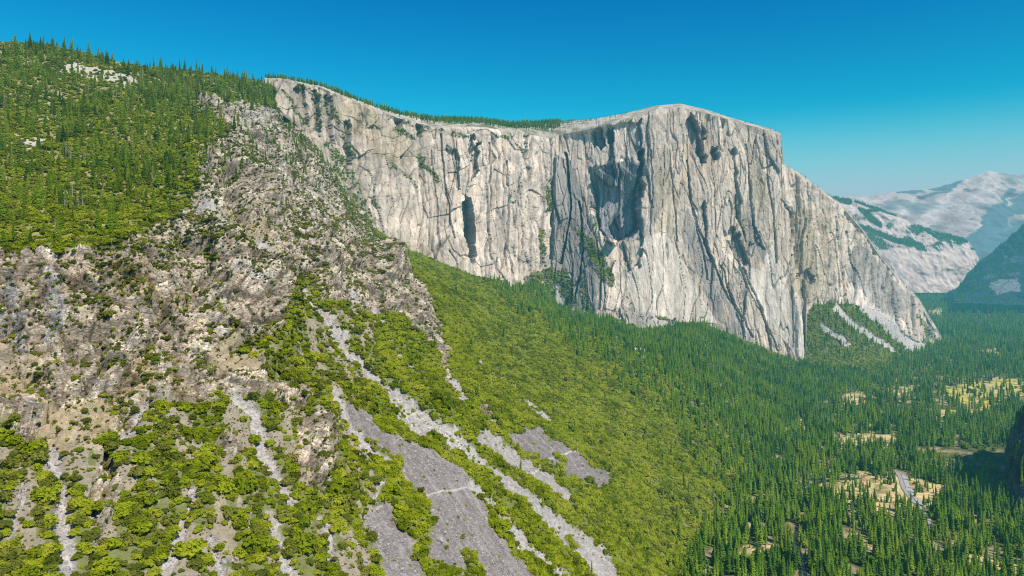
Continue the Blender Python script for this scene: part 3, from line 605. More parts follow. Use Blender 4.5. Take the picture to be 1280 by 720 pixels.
put(bpy.data.objects.new('granite_cliff', cl_me), 'structure', 'sheer pale granite wall with a great rounded prow rising over the forest')

# ------------------------------------------------------------------ valley floor
fw = np.concatenate([np.linspace(860, 560, 150), np.linspace(559, 330, 300), np.linspace(329.5, 307.3, 60)])
fu = np.concatenate([np.linspace(-2600, 500, 40), np.arange(520, 1400, 2.5), np.linspace(1410, 4200, 50)])
FU, FW = np.meshgrid(fu, fw)
FY = CAMH*F/(FW-HZ); FX = (FU-CX)/F*FY
MEADOW = [[(1176,487),(1195,484),(1205,476),(1222,474),(1230,480),(1250,472),(1280,474),(1282,494),(1262,492),(1245,500),(1222,496),(1205,508),(1188,498)],[(1176,512),(1198,514),(1196,526),(1178,524)],[(1203,496),(1240,500),(1235,520),(1210,516)],[(1225,437),(1255,438),(1250,444),(1228,443)]]
CLEAR = [[(1020,604),(1055,602),(1085,592),(1105,598),(1140,594),(1182,606),(1172,618),(1186,632),(1150,634),(1118,650),(1095,634),(1075,640),(1050,622),(1030,622)],[(1055,492),(1085,490),(1082,506),(1058,507)],[(1035,546),(1125,540),(1125,562),(1080,564),(1040,556)],[(965,540),(990,535),(990,560),(970,558)],
 [(930,690),(960,682),(965,705),(935,715)],[(1070,668),(1100,672),(1100,690),(1075,686)],[(1200,690),(1250,700),(1280,695),(1280,720),(1210,712)],[(985,520),(1005,522),(1000,532),(985,530)],[(1160,388),(1180,386),(1178,394),(1164,394)],[(1110,486),(1145,484),(1144,494),(1112,494)]]
def floor_fields(X, Y):
    u = X/Y*F+CX; w = HZ+CAMH*F/Y
    n = fbm(X/45., Y/45., 0*X, 4)
    wu = u+22*n*(1300/Y); ww = w+11*fbm(X/45.+30, Y/45., 0*X, 4)*(1300/Y)
    me = np.maximum.reduce([in_poly(wu, ww, p)*1. for p in MEADOW]); cl = np.maximum.reduce([in_poly(wu, ww, p)*1. for p in CLEAR])
    return u, w, n, me, cl
RIVER = np.array([(965,830),(985,760),(1003,722),(1003,700),(993,680),(999,660),(1010,642),(1006,626),(1010,612),(1022,604),(1042,600),(1075,598)], float)
def floor_pt(u, w, z=0.):
    y = (CAMH-z)*F/(w-HZ); return ((u-CX)/F*y, y, z)
RIV = np.array([floor_pt(u, w)[:2] for u, w in RIVER]); ROAD_PX = [(1118,588),(1125,597),(1128,607),(1133,616),(1141,626),(1150,635),(1158,645),(1163,655),(1164,668)]
ROAD = np.array([floor_pt(u, w)[:2] for u, w in ROAD_PX]); ROAD2 = np.array([floor_pt(u, w)[:2] for u, w in [(1178,520),(1176,545),(1174,575),(1170,600)]])
def catmull(P, n=10):
    P = np.vstack([2*P[0]-P[1], P, 2*P[-1]-P[-2]]); out = []
    for i in range(1, len(P)-2):
        for q in np.linspace(0, 1, n, endpoint=False):
            a, b, c, d = P[i-1:i+3]; out.append(.5*((2*b)+(-a+c)*q+(2*a-5*b+4*c-d)*q*q+(-a+3*b-3*c+d)*q**3))
    out.append(P[-2]); return np.array(out)
RIVs = catmull(RIV); ROADs = catmull(ROAD)
u_, w_, n_, me_, cl_ = floor_fields(FX, FY)
fc = np.zeros(FX.shape+(3,), np.float32)+np.array((.10, .12, .035), np.float32)
fc = mixc(fc, (.42, .34, .19), sstep(.0, -.4, n_)*sstep(3200, 2300, FY)); fc = mixc(fc, (.20, .19, .07), sstep(.1, .4, fbm(FX/20., FY/20., 0*FX+4, 3))); fc = mixc(fc, (.74, .55, .26), cl_*.95); fc = mixc(fc, (.66, .55, .10), me_*sstep(-.6, -.25, n_))
fc = mixc(fc, (.62, .50, .30), me_*sstep(.15, .45, n_)); fc = mixc(fc, (.14, .15, .04), cl_*sstep(.15, .5, n_)*.7)
bank = stroke(FX, FY, RIVs, 24)*sstep(-.3, .2, n_); fc = mixc(fc, (.42, .30, .14), bank*.8)
fl_me = mesh_np('valley_floor', np.stack([FX, FY, .8*n_*sstep(0, 1, 3000/FY)], -1).reshape(-1, 3), grid_quads(*FX.shape), M_FLOOR, fc.reshape(-1, 3))
put(bpy.data.objects.new('valley_floor', fl_me), 'structure')
def ribbon(name, pts, wd, z, mat, label):
    d = np.gradient(pts, axis=0); d /= np.linalg.norm(d, axis=1)[:, None]; n = np.stack([-d[:, 1], d[:, 0]], -1)
    ii = np.arange(len(pts))/(len(pts)-1.); wv = wd*(1+.25*np.sin(np.arange(len(pts))*.9)) if name == 'river' else wd*np.clip(4*np.sin(math.pi*ii), .15, 1)*(1+(.2*np.sin(ii*17)+.1*np.sin(ii*31) if name == 'gravel_bar' else 0))
    L = pts+n*wv[:, None]/2; R = pts-n*wv[:, None]/2
    V = np.concatenate([np.c_[L, np.full(len(L), z)], np.c_[R, np.full(len(R), z)]]); m = len(pts); i = np.arange(m-1)
    return put(bpy.data.objects.new(name, mesh_np(name, V, np.stack([i, i+m, i+m+1, i+1], -1), mat)), 'structure', label)
ribbon('river', RIVs, 10, 1.0, plain_mat('river_water', (.035, .05, .035), .12, .3, .05, gloss=True), 'narrow dark green river winding between the conifers')
ribbon('road', ROADs, 7, 1.0, plain_mat('pale_asphalt', (.36, .35, .34), .9, .15, .4), 'pale grey road curving through the sandy clearing')
ribbon('gravel_bar', ROADs[6:52]+np.array([10., 0]), 9, .9, plain_mat('gravel', (.44, .41, .38), .95, .25, .3), 'pale gravel strip beside the road')

# ------------------------------------------------------------------ distant mountains
MT = {}
def mountain(name, label, sky, foot, Yt, Yb, u0, u1, nc, nr, amp, colf, seed, shape=1.0, mat=None, rag=1.2):
    sky = np.array(sky, float); uu = np.linspace(u0, u1, nc); wt = np.interp(uu, sky[:, 0], sky[:, 1])+rag*fbm(uu/14., 0*uu+seed, 0*uu, 4)
    fo = np.array(foot, float); wb = np.interp(uu, fo[:, 0], fo[:, 1])
    tq = np.linspace(0, 1, nr)[:, None]; W = wt+(wb-wt)*tq; U = np.broadcast_to(uu, W.shape)
    Y = Yt+(Yb-Yt)*tq**shape; X = (U-CX)/F*Y; Z = CAMH-(W-HZ)/F*Y
    sc = Yb/5000.
    d = .5*amp*(fbm(X/420/sc+seed, Y/420/sc, Z/420/sc, 4)+.7*ridged(X/260/sc+seed, Y/400/sc, Z/200/sc, 3)-.3)*sstep(0, .06, tq)
    Y = Y-d; 
    c = colf(U, W, X, Y, Z); MT[seed] = (X, Y, Z, c)
    # far side
    bk = np.linspace(1, .1, 6)[:, None]*Yt*.25
    YB = Y[:1]+bk; XB = X[:1]*(YB/Y[:1]); ZB = Z[:1]-.25*bk
    V = np.stack([np.vstack([XB, X]), np.vstack([YB, Y]), np.vstack([ZB, Z])], -1)
    cc = np.concatenate([np.zeros((6, nc, 3), np.float32)+c[:1], c], 0)
    return put(bpy.data.objects.new(name, mesh_np(name, V.reshape(-1, 3), grid_quads(*V.shape[:2]), mat or M_FAR, cc.reshape(-1, 3))), 'structure', label)
def col_far(U, W, X, Y, Z):
    c = np.zeros(U.shape+(3,), np.float32)+np.array((.84, .70, .62), np.float32)
    n = fbm(X/600., Y/900., Z/300., 5); st = fbm((X*.5-Z)/160., (X+Z*.5)/1200., Y/2000., 4); rl = ridged((X*.6-Z)/300., (X+Z)/1500., Y/3000., 3)
    c = mixc(c, (.62, .50, .46), sstep(-.1, .4, st)*.8); c = c*np.clip(.75+.35*rl, .4, 1.2)[..., None]
    wu = U+6*n; ww = W+6*n
    tr = np.maximum.reduce([stroke(wu, ww, p, w) for p, w in (([(1285,250),(1250,272),(1225,300),(1205,330)],(16,34)), ([(1262,240),(1245,262),(1222,292)],10), ([(1120,237),(1170,234),(1200,226)],6), ([(1195,228),(1175,238),(1150,246)],5), ([(1280,300),(1240,320)],60))])
    tr = np.maximum(tr, .55*sstep(.2, .5, n)); return mixc(c, (.07, .26, .31), tr)  # trees tinted teal: distance haze painted into their colour
def col_mid(U, W, X, Y, Z):
    c = np.zeros(U.shape+(3,), np.float32)+np.array((.72, .61, .54), np.float32)
    n = fbm(X/260., Y/400., Z/160., 5); st = fbm(X/45., Y/400., Z/400., 4)
    c = mixc(c, (.40, .36, .37), sstep(0, .5, st)*.6)
    wu = U+5*n; ww = W+4*n
    tr = np.maximum.reduce([stroke(wu, ww, p, w) for p, w in (([(1070,250),(1105,263),(1145,272)],7), ([(1125,262),(1160,283),(1200,300)],8), ([(1080,285),(1120,300),(1155,310),(1172,308)],(6,12)), ([(1075,262),(1100,280)],7), ([(1040,245),(1060,250)],8))])
    tr = np.maximum(tr, .75*sstep(.12, .4, n)*(W < 312)); c = c*np.clip(1+.4*fbm(X/30., Y/80., Z/50., 4)-.25*(ridged((X-.5*Z)/120., Z/400., Y/600., 2) < -.3), .4, 1.4)[..., None]; c = mixc(c, (.05, .17, .19), tr)  # tree bands carry painted distance haze in their teal
    cl = in_poly(wu, ww, [(1118,312),(1160,305),(1205,306),(1212,325),(1200,350),(1160,356),(1135,345)])*1.
    return mixc(c, (.88, .74, .64), cl*.7*sstep(-.4, .2, -st))
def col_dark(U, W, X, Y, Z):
    c = np.zeros(U.shape+(3,), np.float32)+np.array((.045, .085, .095), np.float32)  # shade on the ridge painted into its dark blue base colour
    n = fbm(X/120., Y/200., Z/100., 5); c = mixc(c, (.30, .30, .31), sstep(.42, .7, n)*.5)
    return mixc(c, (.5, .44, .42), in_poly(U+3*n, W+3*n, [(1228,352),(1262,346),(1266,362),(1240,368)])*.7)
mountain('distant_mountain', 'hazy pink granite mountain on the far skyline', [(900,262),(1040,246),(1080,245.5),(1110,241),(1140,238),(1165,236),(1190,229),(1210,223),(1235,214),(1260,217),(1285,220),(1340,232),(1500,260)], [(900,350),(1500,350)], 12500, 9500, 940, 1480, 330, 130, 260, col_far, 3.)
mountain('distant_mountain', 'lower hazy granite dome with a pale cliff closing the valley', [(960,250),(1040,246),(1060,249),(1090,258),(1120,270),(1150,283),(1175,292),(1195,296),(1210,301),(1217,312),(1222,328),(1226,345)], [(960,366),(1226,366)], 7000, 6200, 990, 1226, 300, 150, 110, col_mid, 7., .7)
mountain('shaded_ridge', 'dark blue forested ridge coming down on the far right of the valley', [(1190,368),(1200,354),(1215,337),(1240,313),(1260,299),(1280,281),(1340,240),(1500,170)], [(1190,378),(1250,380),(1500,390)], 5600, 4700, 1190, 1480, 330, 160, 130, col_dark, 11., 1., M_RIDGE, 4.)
# near shaded buttress on the right: a spur that comes down from the south wall
def near_spur():
    ny, nx = 150, 150
    ys = np.linspace(1150, 1680, ny)[:, None]; xs = np.linspace(0, 1, nx)[None]
    toe = .7085*ys+22*((ys-1400)/200.)**2; X = toe+xs**1.3*900.
    rise = 185*(1-np.exp(-(X-toe)/30.))+.25*(X-toe)
    prof = np.exp(-((ys-1410)/165.)**4)
    Z = -8+rise*prof; Y = ys+0*X
    n = ridged(X/60., Y/60., Z/140., 3); X = X+6-9*n*prof*sstep(0, .05, xs); Z = Z+6*fbm(X/25., Y/25., Z/25., 3)*prof
    c = np.zeros(X.shape+(3,), np.float32)+np.array((.26, .245, .23), np.float32); fa, fj, ft = facets(X/16., Y/16., Z/30.); c = mixc(c, (.07, .085, .04), sstep(-.05, .4, fbm(X/30., Y/30., Z/30., 3))); c = c*(1-.5*fj+.2*ft)[..., None]; X = X-5*fa*prof; MT[99.] = (X, Y, Z, c)
    put(bpy.data.objects.new('rock_buttress', mesh_np('rock_buttress', np.stack([X, Y, Z], -1).reshape(-1, 3), grid_quads(*X.shape), M_HILL, c.reshape(-1, 3))), 'structure', 'dark shaded rock buttress at the right edge above the forest')
near_spur()

# ------------------------------------------------------------------ plants (prototypes in real metres)
PROTO = bpy.data.collections.new('plant_stock')           # never linked to the scene: only a source of mesh data
def leaf_quads(pts, nrm, size, r):
    n = len(pts); a = r.normal(size=(n, 3)); t1 = np.cross(nrm, a); t1 /= np.maximum(np.linalg.norm(t1, axis=1)[:, None], 1e-6); t2 = np.cross(nrm, t1)
    sz = size*r.uniform(.6, 1.35, n)[:, None]; asp = r.uniform(.55, 1, n)[:, None]
    c = [pts+t1*sz*i+t2*sz*asp*j for i, j in ((-.5, -.5), (.5, -.4), (.45, .5), (-.4, .45))]
    V = np.stack(c, 1).reshape(-1, 3); return V, np.arange(4*n).reshape(n, 4)
def shrub_mesh(name, seed, Rx, Hh, nclump, per, leaf, mat):
    r = np.random.default_rng(seed); P = []; N = []
    for k in range(nclump):
        th = r.uniform(0, 2*math.pi); ph = math.acos(r.uniform(.0, 1)); rad = r.uniform(.55, 1.0)
        c = np.array([math.cos(th)*math.sin(ph)*Rx*rad, math.sin(th)*math.sin(ph)*Rx*rad, (.25+.75*math.cos(ph)*rad)*Hh*r.uniform(.75, 1.1)])
        cr = r.uniform(.22, .4)*Rx
        d = r.normal(size=(per, 3)); d /= np.linalg.norm(d, axis=1)[:, None]; d[:, 2] = np.abs(d[:, 2])*1.0-.25; d /= np.linalg.norm(d, axis=1)[:, None]
        P.append(c+d*cr*np.array([1, 1, .8])); nn = d*.7+np.array([0, 0, .55])+r.normal(size=(per, 3))*.3; N.append(nn/np.linalg.norm(nn, axis=1)[:, None])
    V, Q = leaf_quads(np.concatenate(P), np.concatenate(N), leaf, r)
    # dark inner core so that no daylight leaks straight through
    m = 10; a = np.linspace(0, 2*math.pi, m, endpoint=False); rings = []
    for z, q in ((.02, .75), (.4, .78), (.75, .5), (.92, .1)): rings.append(np.stack([np.cos(a)*Rx*q*.85, np.sin(a)*Rx*q*.85, np.full(m, z*Hh*.9)], -1))
    B = np.concatenate(rings); i = np.arange(m); QQ = np.concatenate([np.stack([i+m*k, (i+1) % m+m*k, (i+1) % m+m*(k+1), i+m*(k+1)], -1) for k in range(3)])
    return mesh_np(name, np.concatenate([V, B]), np.concatenate([Q, QQ+len(V)]), mat, smooth=False)
def conifer_meshes(seed, h, R, layers, nb, z0, mat):
    r = np.random.default_rng(seed); V = []; Q = []
    def quad(a, b, c, d):
        k = len(V); V.extend([a, b, c, d]); Q.append((k, k+1, k+2, k+3))
    for i in range(layers):
        f = (i+r.uniform(-.3, .3))/layers; f = min(max(f, 0), .985); z = z0*h+(1-z0)*h*f
        rad = R*(1-f)**.75*(.55+.45*min(1, f*6+.3))*r.uniform(.8, 1.12)+.25
        for b in range(nb):
            th = 2*math.pi*(b+r.uniform(-.4, .4))/nb+i*1.3; L = rad*r.uniform(.6, 1.2)
            if r.random() < .08: continue
            d = np.array([math.cos(th), math.sin(th), 0]); s_ = np.array([-d[1], d[0], 0]); dr = L*r.uniform(.25, .6); wd = L*r.uniform(.3, .48)+.15
            p0 = np.array([0, 0, z+.1*L]); pm = d*L*.6+np.array([0, 0, z-dr*.35]); p1 = d*L+np.array([0, 0, z-dr])
            quad(p0, pm-s_*wd+np.array([0, 0, -.12*L]), p1, pm+s_*wd+np.array([0, 0, -.12*L]))
            quad(p0+np.array([0, 0, .25*wd]), pm+np.array([0, 0, .5*wd]), p1, pm+np.array([0, 0, -1.0*wd]))
    crown = mesh_np('conifer_crown', np.array(V), np.array(Q), mat, smooth=False)
    trunk = trunk_mesh('conifer_trunk', h*.97, .018*h*.6+.2, M_BARK)
    return crown, trunk
def trunk_mesh(name, h, r0, mat, n=7, lean=0, branches=0, seed=1):
    rr = np.random.default_rng(seed); V = []; Q = []
    def tube(p0, p1, ra, rb, segs=3):
        k0 = len(V); d = p1-p0; ax = d/np.linalg.norm(d); a = np.cross(ax, [0.3, 1, .2]); a /= np.linalg.norm(a); b = np.cross(ax, a)
        for s in range(segs+1):
            q = s/segs; c = p0+d*q; rad = ra+(rb-ra)*q
            for i in range(n): V.append(c+rad*(math.cos(2*math.pi*i/n)*a+math.sin(2*math.pi*i/n)*b))
        for s in range(segs):
            for i in range(n): Q.append((k0+s*n+i, k0+s*n+(i+1) % n, k0+(s+1)*n+(i+1) % n, k0+(s+1)*n+i))
    tube(np.array([0, 0, -1.]), np.array([lean*h, 0, h]), r0, r0*.12, 5)
    for k in range(branches):
        z = h*rr.uniform(.35, .95); th = rr.uniform(0, 6.28); L = (1.05-z/h)*h*.22+.5
        p = np.array([lean*z, 0, z]); tube(p, p+np.array([math.cos(th)*L, math.sin(th)*L, L*rr.uniform(-.3, .35)]), r0*.3, r0*.05, 1)
    return mesh_np(name, np.array(V), np.array(Q), mat, smooth=True)
CON = [conifer_meshes(21, 38, 4.2, 30, 8, .10, M_CONIFER), conifer_meshes(22, 34, 4.8, 26, 9, .08, M_CONIFER), conifer_meshes(23, 40, 3.6, 32, 7, .16, M_CONIFER), conifer_meshes(24, 30, 4.6, 22, 8, .2, M_CONIFER), conifer_meshes(25, 36, 5.2, 24, 9, .05, M_CONIFER)]
CON_H = [38, 34, 40, 30, 36]*2
for c_, t_ in list(CON): m_ = c_.copy(); m_.materials.clear(); m_.materials.append(M_CONIFER_UP); CON.append((m_, t_))
SHR = [shrub_mesh('leafy_shrub', 31+k, (3.2, 3.8, 2.8, 4.2, 3.4)[k], (3.6, 3.4, 3.8, 4.2, 2.6)[k], (20, 26, 16, 28, 22)[k], 24, .95, M_SHRUB) for k in range(5)]
for m0 in list(SHR): m_ = m0.copy(); m_.materials.clear(); m_.materials.append(M_SHRUB_DARK); SHR.append(m_)
BRD = [shrub_mesh('broadleaf_crown', 51+k, (5.5, 6.5)[k], (11, 10)[k], 34, 26, 1.5, M_BROAD) for k in range(2)]
BRT = trunk_mesh('broadleaf_trunk', 7, .5, M_BARK, branches=3)
SNG = [trunk_mesh('snag', (26, 20)[k], .42, M_SNAG, lean=(.02, -.04)[k], branches=16, seed=5+k) for k in range(2)]
BRC = []
for me in BRD:
    m2 = me.copy(); v = np.empty(len(m2.vertices)*3, np.float32); m2.vertices.foreach_get('co', v); v[2::3] += 2.5; m2.vertices.foreach_set('co', v); m2.update(); BRC.append(m2)
def rock_mesh(seed):
    r = np.random.default_rng(seed); bm_v = r.normal(size=(26, 3)); bm_v /= np.linalg.norm(bm_v, axis=1)[:, None]; bm_v *= np.array([1, .75, .6])*r.uniform(.75, 1.1, (26, 1))
    import bmesh
    bm = bmesh.new(); [bm.verts.new(v) for v in bm_v]; bmesh.ops.convex_hull(bm, input=bm.verts)
    me = bpy.data.meshes.new('scree_block'); bm.to_mesh(me); bm.free(); me.materials.append(M_RUBBLE); return me
ROK = [rock_mesh(70+k) for k in range(4)]

# one joined mesh per plant (crown and trunk together) for the uncountable mass
def join(crown, trunk, name):
    import bmesh
    bm = bmesh.new(); bm.from_mesh(crown); n = len(bm.faces); bm.from_mesh(trunk)
    bm.faces.ensure_lookup_table()
    for f in bm.faces[n:]: f.material_index = 1
    me = bpy.data.meshes.new(name); bm.to_mesh(me); bm.free(); me.materials.append(crown.materials[0]); me.materials.append(trunk.materials[0]); return me

def stock(name, meshes):
    c = bpy.data.collections.new(name)
    for i, m in enumerate(meshes):
        o = bpy.data.objects.new('%s_stock_%02d' % (name, i), m); c.objects.link(o)
    return c

def scatter(name, label, P, scale, idx, coll):
    me = bpy.data.meshes.new(name); me.vertices.add(len(P)); me.vertices.foreach_set('co', np.ascontiguousarray(P, np.float32).ravel())
    a = me.attributes.new('size', 'FLOAT_VECTOR', 'POINT'); a.data.foreach_set('vector', np.ascontiguousarray(scale, np.float32).ravel())
    b = me.attributes.new('pick', 'INT', 'POINT'); b.data.foreach_set('value', np.ascontiguousarray(idx, np.int32))
    rt = np.zeros((len(P), 3), np.float32); rt[:, 2] = rng.uniform(0, 6.283, len(P)); rt[:, :2] = rng.normal(0, .04, (len(P), 2))
    c = me.attributes.new('turn', 'FLOAT_VECTOR', 'POINT'); c.data.foreach_set('vector', rt.ravel())
    o = bpy.data.objects.new(name, me); put(o, 'stuff', label)
    g = bpy.data.node_groups.new(name, 'GeometryNodeTree')
    g.interface.new_socket('Geometry', in_out='INPUT', socket_type='NodeSocketGeometry'); g.interface.new_socket('Geometry', in_out='OUTPUT', socket_type='NodeSocketGeometry')
    N = g.nodes; gi = N.new('NodeGroupInput'); go = N.new('NodeGroupOutput'); m2p = N.new('GeometryNodeMeshToPoints'); iop = N.new('GeometryNodeInstanceOnPoints'); ci = N.new('GeometryNodeCollectionInfo')
    ci.inputs['Collection'].default_value = coll; ci.inputs['Separate Children'].default_value = True; ci.inputs['Reset Children'].default_value = True
    def attr(nm, ty):
        n = N.new('GeometryNodeInputNamedAttribute'); n.data_type = ty; n.inputs['Name'].default_value = nm; return n.outputs['Attribute']
    L = g.links.new
    L(gi.outputs[0], m2p.inputs[0]); L(m2p.outputs[0], iop.inputs['Points']); L(ci.outputs[0], iop.inputs['Instance']); iop.inputs['Pick Instance'].default_value = True
    L(attr('pick', 'INT'), iop.inputs['Instance Index']); L(attr('turn', 'FLOAT_VECTOR'), iop.inputs['Rotation']); L(attr('size', 'FLOAT_VECTOR'), iop.inputs['Scale']); L(iop.outputs[0], go.inputs[0])
    o.modifiers.new('grow', 'NODES').node_group = g
    return o

# ---- where plants stand
def pick(weight, n):
    w = np.maximum(weight, 0).ravel(); cs = np.cumsum(w); k = np.searchsorted(cs, rng.uniform(0, cs[-1], n)); return np.clip(k, 0, len(w)-1)
def jitter(X, Y, Z, k):
    i, j = np.unravel_index(k, X.shape); a = rng.uniform(0, 1, len(k)); b = rng.uniform(0, 1, len(k))
    i2 = np.minimum(i+1, X.shape[0]-1); j2 = np.minimum(j+1, X.shape[1]-1)
    f = lambda A: A[i, j]*(1-a)*(1-b)+A[i2, j]*a*(1-b)+A[i, j2]*(1-a)*b+A[i2, j2]*a*b
    return np.stack([f(X), f(Y), f(Z)], -1)
_, ar = grid_normals(XG, YG, ZG)
inview = (ZG > -2)
A_s = ar*fld['shrub']*(1-.6*sstep(1900, 2600, YG))*inview
n_sh = int((A_s).sum()/15.); kk = pick(A_s, n_sh); PS = jitter(XG, YG, ZG, kk)
ss = np.exp(rng.normal(-.34, .36, n_sh))*np.where(fld['rock'].ravel()[kk] > .5, .62, 1.)
ss *= np.where(fld['scree'].ravel()[kk] > .4, .6, 1.)
A_c = ar*fld['con']*inview
n_c = int(A_c.sum()/70.); kc = pick(A_c, n_c); PC = jitter(XG, YG, ZG, kc)
sc_ = np.where(fld['low'].ravel()[kc] > .5, rng.uniform(.45, .95, n_c), np.clip(np.exp(rng.normal(-.62, .36, n_c)), .2, .95))
print('shrubs', n_sh, 'slope conifers', n_c)
# loose conifers and brush on the cliff top and ledges
_, ar3 = grid_normals(Xc, Yc, Zc)
capd = np.interp(wu_, [331, 380, 480, 530, 560, 690, 720, 790, 860, 960, 985, 1190], [.8, .8, .8, .9, 1, 1, .30, .05, .02, .03, .2, .3])[None]*sstep(.15, .5, k_)
A_p = ar3*capd; n_p = int(A_p.sum()/110.); kp = pick(A_p, n_p); PP = jitter(Xc, Yc, Zc, kp); sp = rng.uniform(.3, .6, n_p)*np.where(Xc.ravel()[kp]/Yc.ravel()[kp]*F+CX > 700, .5, 1.)
_, ar2 = grid_normals(X2, Y2, Z2)
A_w = ar2*wveg; n_w = int(A_w.sum()/40.); kw = pick(A_w, n_w); PW = jitter(X2, Y2, Z2, kw); sw = rng.uniform(.6, 1.3, n_w)
print('cap', n_p, 'wall brush', n_w)
# valley conifers
def valley(n, y0, y1):
    y = np.sqrt(rng.uniform(y0**2, y1**2, n)); u = rng.uniform(560, 1420, n); x = (u-CX)/F*y; return x, y
vx, vy = [np.concatenate(q) for q in zip(valley(28200, 900, 2000), valley(40000, 2000, 4000), valley(42000, 4000, 7000))]
u_, w_, n_, me_, cl_ = floor_fields(vx, vy)
dens = np.where(me_ > .5, .05+.4*sstep(.0, -.45, n_), np.where(cl_ > .5, .10+.5*sstep(.1, -.3, n_), .84*sstep(-.42, .12, n_)+.05))
riv = (stroke(vx, vy, RIVs, 11) > .3) & (rng.uniform(0, 1, len(vx)) < .9); rd = (stroke(vx, vy, ROADs, 20) > .3) | (stroke(vx, vy, ROAD2, 7) > .3)
# keep the trees off the ground that the hillside already covers
toe_t = np.array([(860,-200),(900,200),(1030,274),(1442,500),(1800,700),(2162,900),(2700,1250),(3270,2000),(3400,2100),(7000,2000)], float)
ok = (rng.uniform(0, 1, len(vx)) < dens) & ~riv & ~rd & (vx > np.interp(vy, toe_t[:, 0], toe_t[:, 1])-25) & ((vx < 965) | (np.abs(vy-1450) > 220))
vx, vy = vx[ok], vy[ok]; PV = np.stack([vx, vy, 0*vx-.3], -1); sv = np.clip(rng.normal(.82, .22, len(vx)), .3, 1.2)*np.where(cl_[ok] > .5, .6, 1)*np.where(rng.uniform(0, 1, len(vx)) < .12, .6, 1)
print('valley', len(vx))
PM = []
for sd_, n_m in ((11., 6500), (7., 7500), (99., 900)):
    Xm, Ym, Zm, cm = MT[sd_]; _, am = grid_normals(Xm, Ym, Zm); km = pick(am*np.clip(.5-cm[..., 0], 0, .3)**2, n_m); PM.append(jitter(Xm, Ym, Zm, km))
PM = np.concatenate(PM)
PCON = np.concatenate([PC, PP, PM, PV]); SCON = np.concatenate([sc_, sp, rng.uniform(.3, .75, len(PM)), sv]); ICON = rng.integers(0, 5, len(PCON))
ZONE = np.concatenate([np.where(fld['low'].ravel()[kc] > .5, 1, 0), np.full(n_p, 2), np.full(len(PM), 4), np.full(len(vx), 3)])
ICON = np.where((ZONE == 0) & (rng.uniform(0, 1, len(PCON)) < .85), ICON+5, ICON)
def screen(P): return P[:, 0]/P[:, 1]*F+CX, HZ+(CAMH-P[:, 2])/P[:, 1]*F
def nearest(P, size, n, lo=-10, hi=730, rad=None):
    u, w = screen(P); m = (u > 3) & (u < 1277) & (w > 0) & (w < hi)
    sc = np.where(m, size/P[:, 1], 0)*rng.uniform(.9, 1.1, len(P)); return np.argsort(-sc)[:n]
SHI = rng.integers(0, 5, n_sh); pdark = np.where(fld['rock'].ravel()[kk] > .5, .8, np.where(fld['forest'].ravel()[kk] > .5, .22, np.where(UG.ravel()[kk] < 470, .36, .07))); SHI = np.where(rng.uniform(0, 1, n_sh) < pdark, SHI+5, SHI)
big_c = nearest(PCON, SCON*np.array(CON_H)[ICON], 300); big_s = nearest(PS, ss, 300, hi=722)
mc = np.ones(len(PCON), bool); mc[big_c] = False; ms = np.ones(n_sh, bool); ms[big_s] = False
v3 = lambda s: np.stack([s*rng.uniform(.85, 1.15, len(s)), s*rng.uniform(.85, 1.15, len(s)), s*rng.uniform(.85, 1.15, len(s))], -1)
scatter('conifer_forest', 'dense dark green conifer forest over the valley floor and the upper slopes', PCON[mc], v3(SCON[mc]), np.where((ZONE[mc] == 3) & (rng.uniform(0, 1, mc.sum()) < .07), rng.integers(10, 12, mc.sum()), ICON[mc]), stock('conifer', [join(c, t_, 'conifer_stock') for c, t_ in CON]+[join(c, BRT, 'broadleaf_stock') for c in BRC]))
bare = (1-fld['shrub'])*(1-fld['rock'])*(fld['forest'] < .5)*(fld['low'] < .5)*(1-fld['scree'])
A_t = ar*(bare+.25*fld['rock'])*(YG < 1300)*inview; kt = pick(A_t, 15000); PT = jitter(XG, YG, ZG, kt); stf = rng.uniform(.10, .30, len(kt))
PB = np.concatenate([PS[ms], PW, PT]); SB = np.concatenate([ss[ms], sw, stf]); IB = np.concatenate([SHI[ms], rng.integers(0, 5, n_w), rng.integers(5, 10, len(kt))])
scatter('shrub_cover', 'yellow green brush covering the slopes', PB, v3(SB), IB, stock('shrub', SHR))
A_r = ar*np.maximum(fld['scree'], .3*bare)*(YG < 1400)*inview/np.maximum(YG/500., .5)**1.2; n_r = 52000; kr = pick(A_r, n_r); PR = jitter(XG, YG, ZG, kr)
scatter('scree_rubble', 'loose grey granite rubble lying in the scree gullies', PR, v3(np.exp(rng.normal(-.85, .62, n_r))), rng.integers(0, 4, n_r), stock('rubble', ROK))

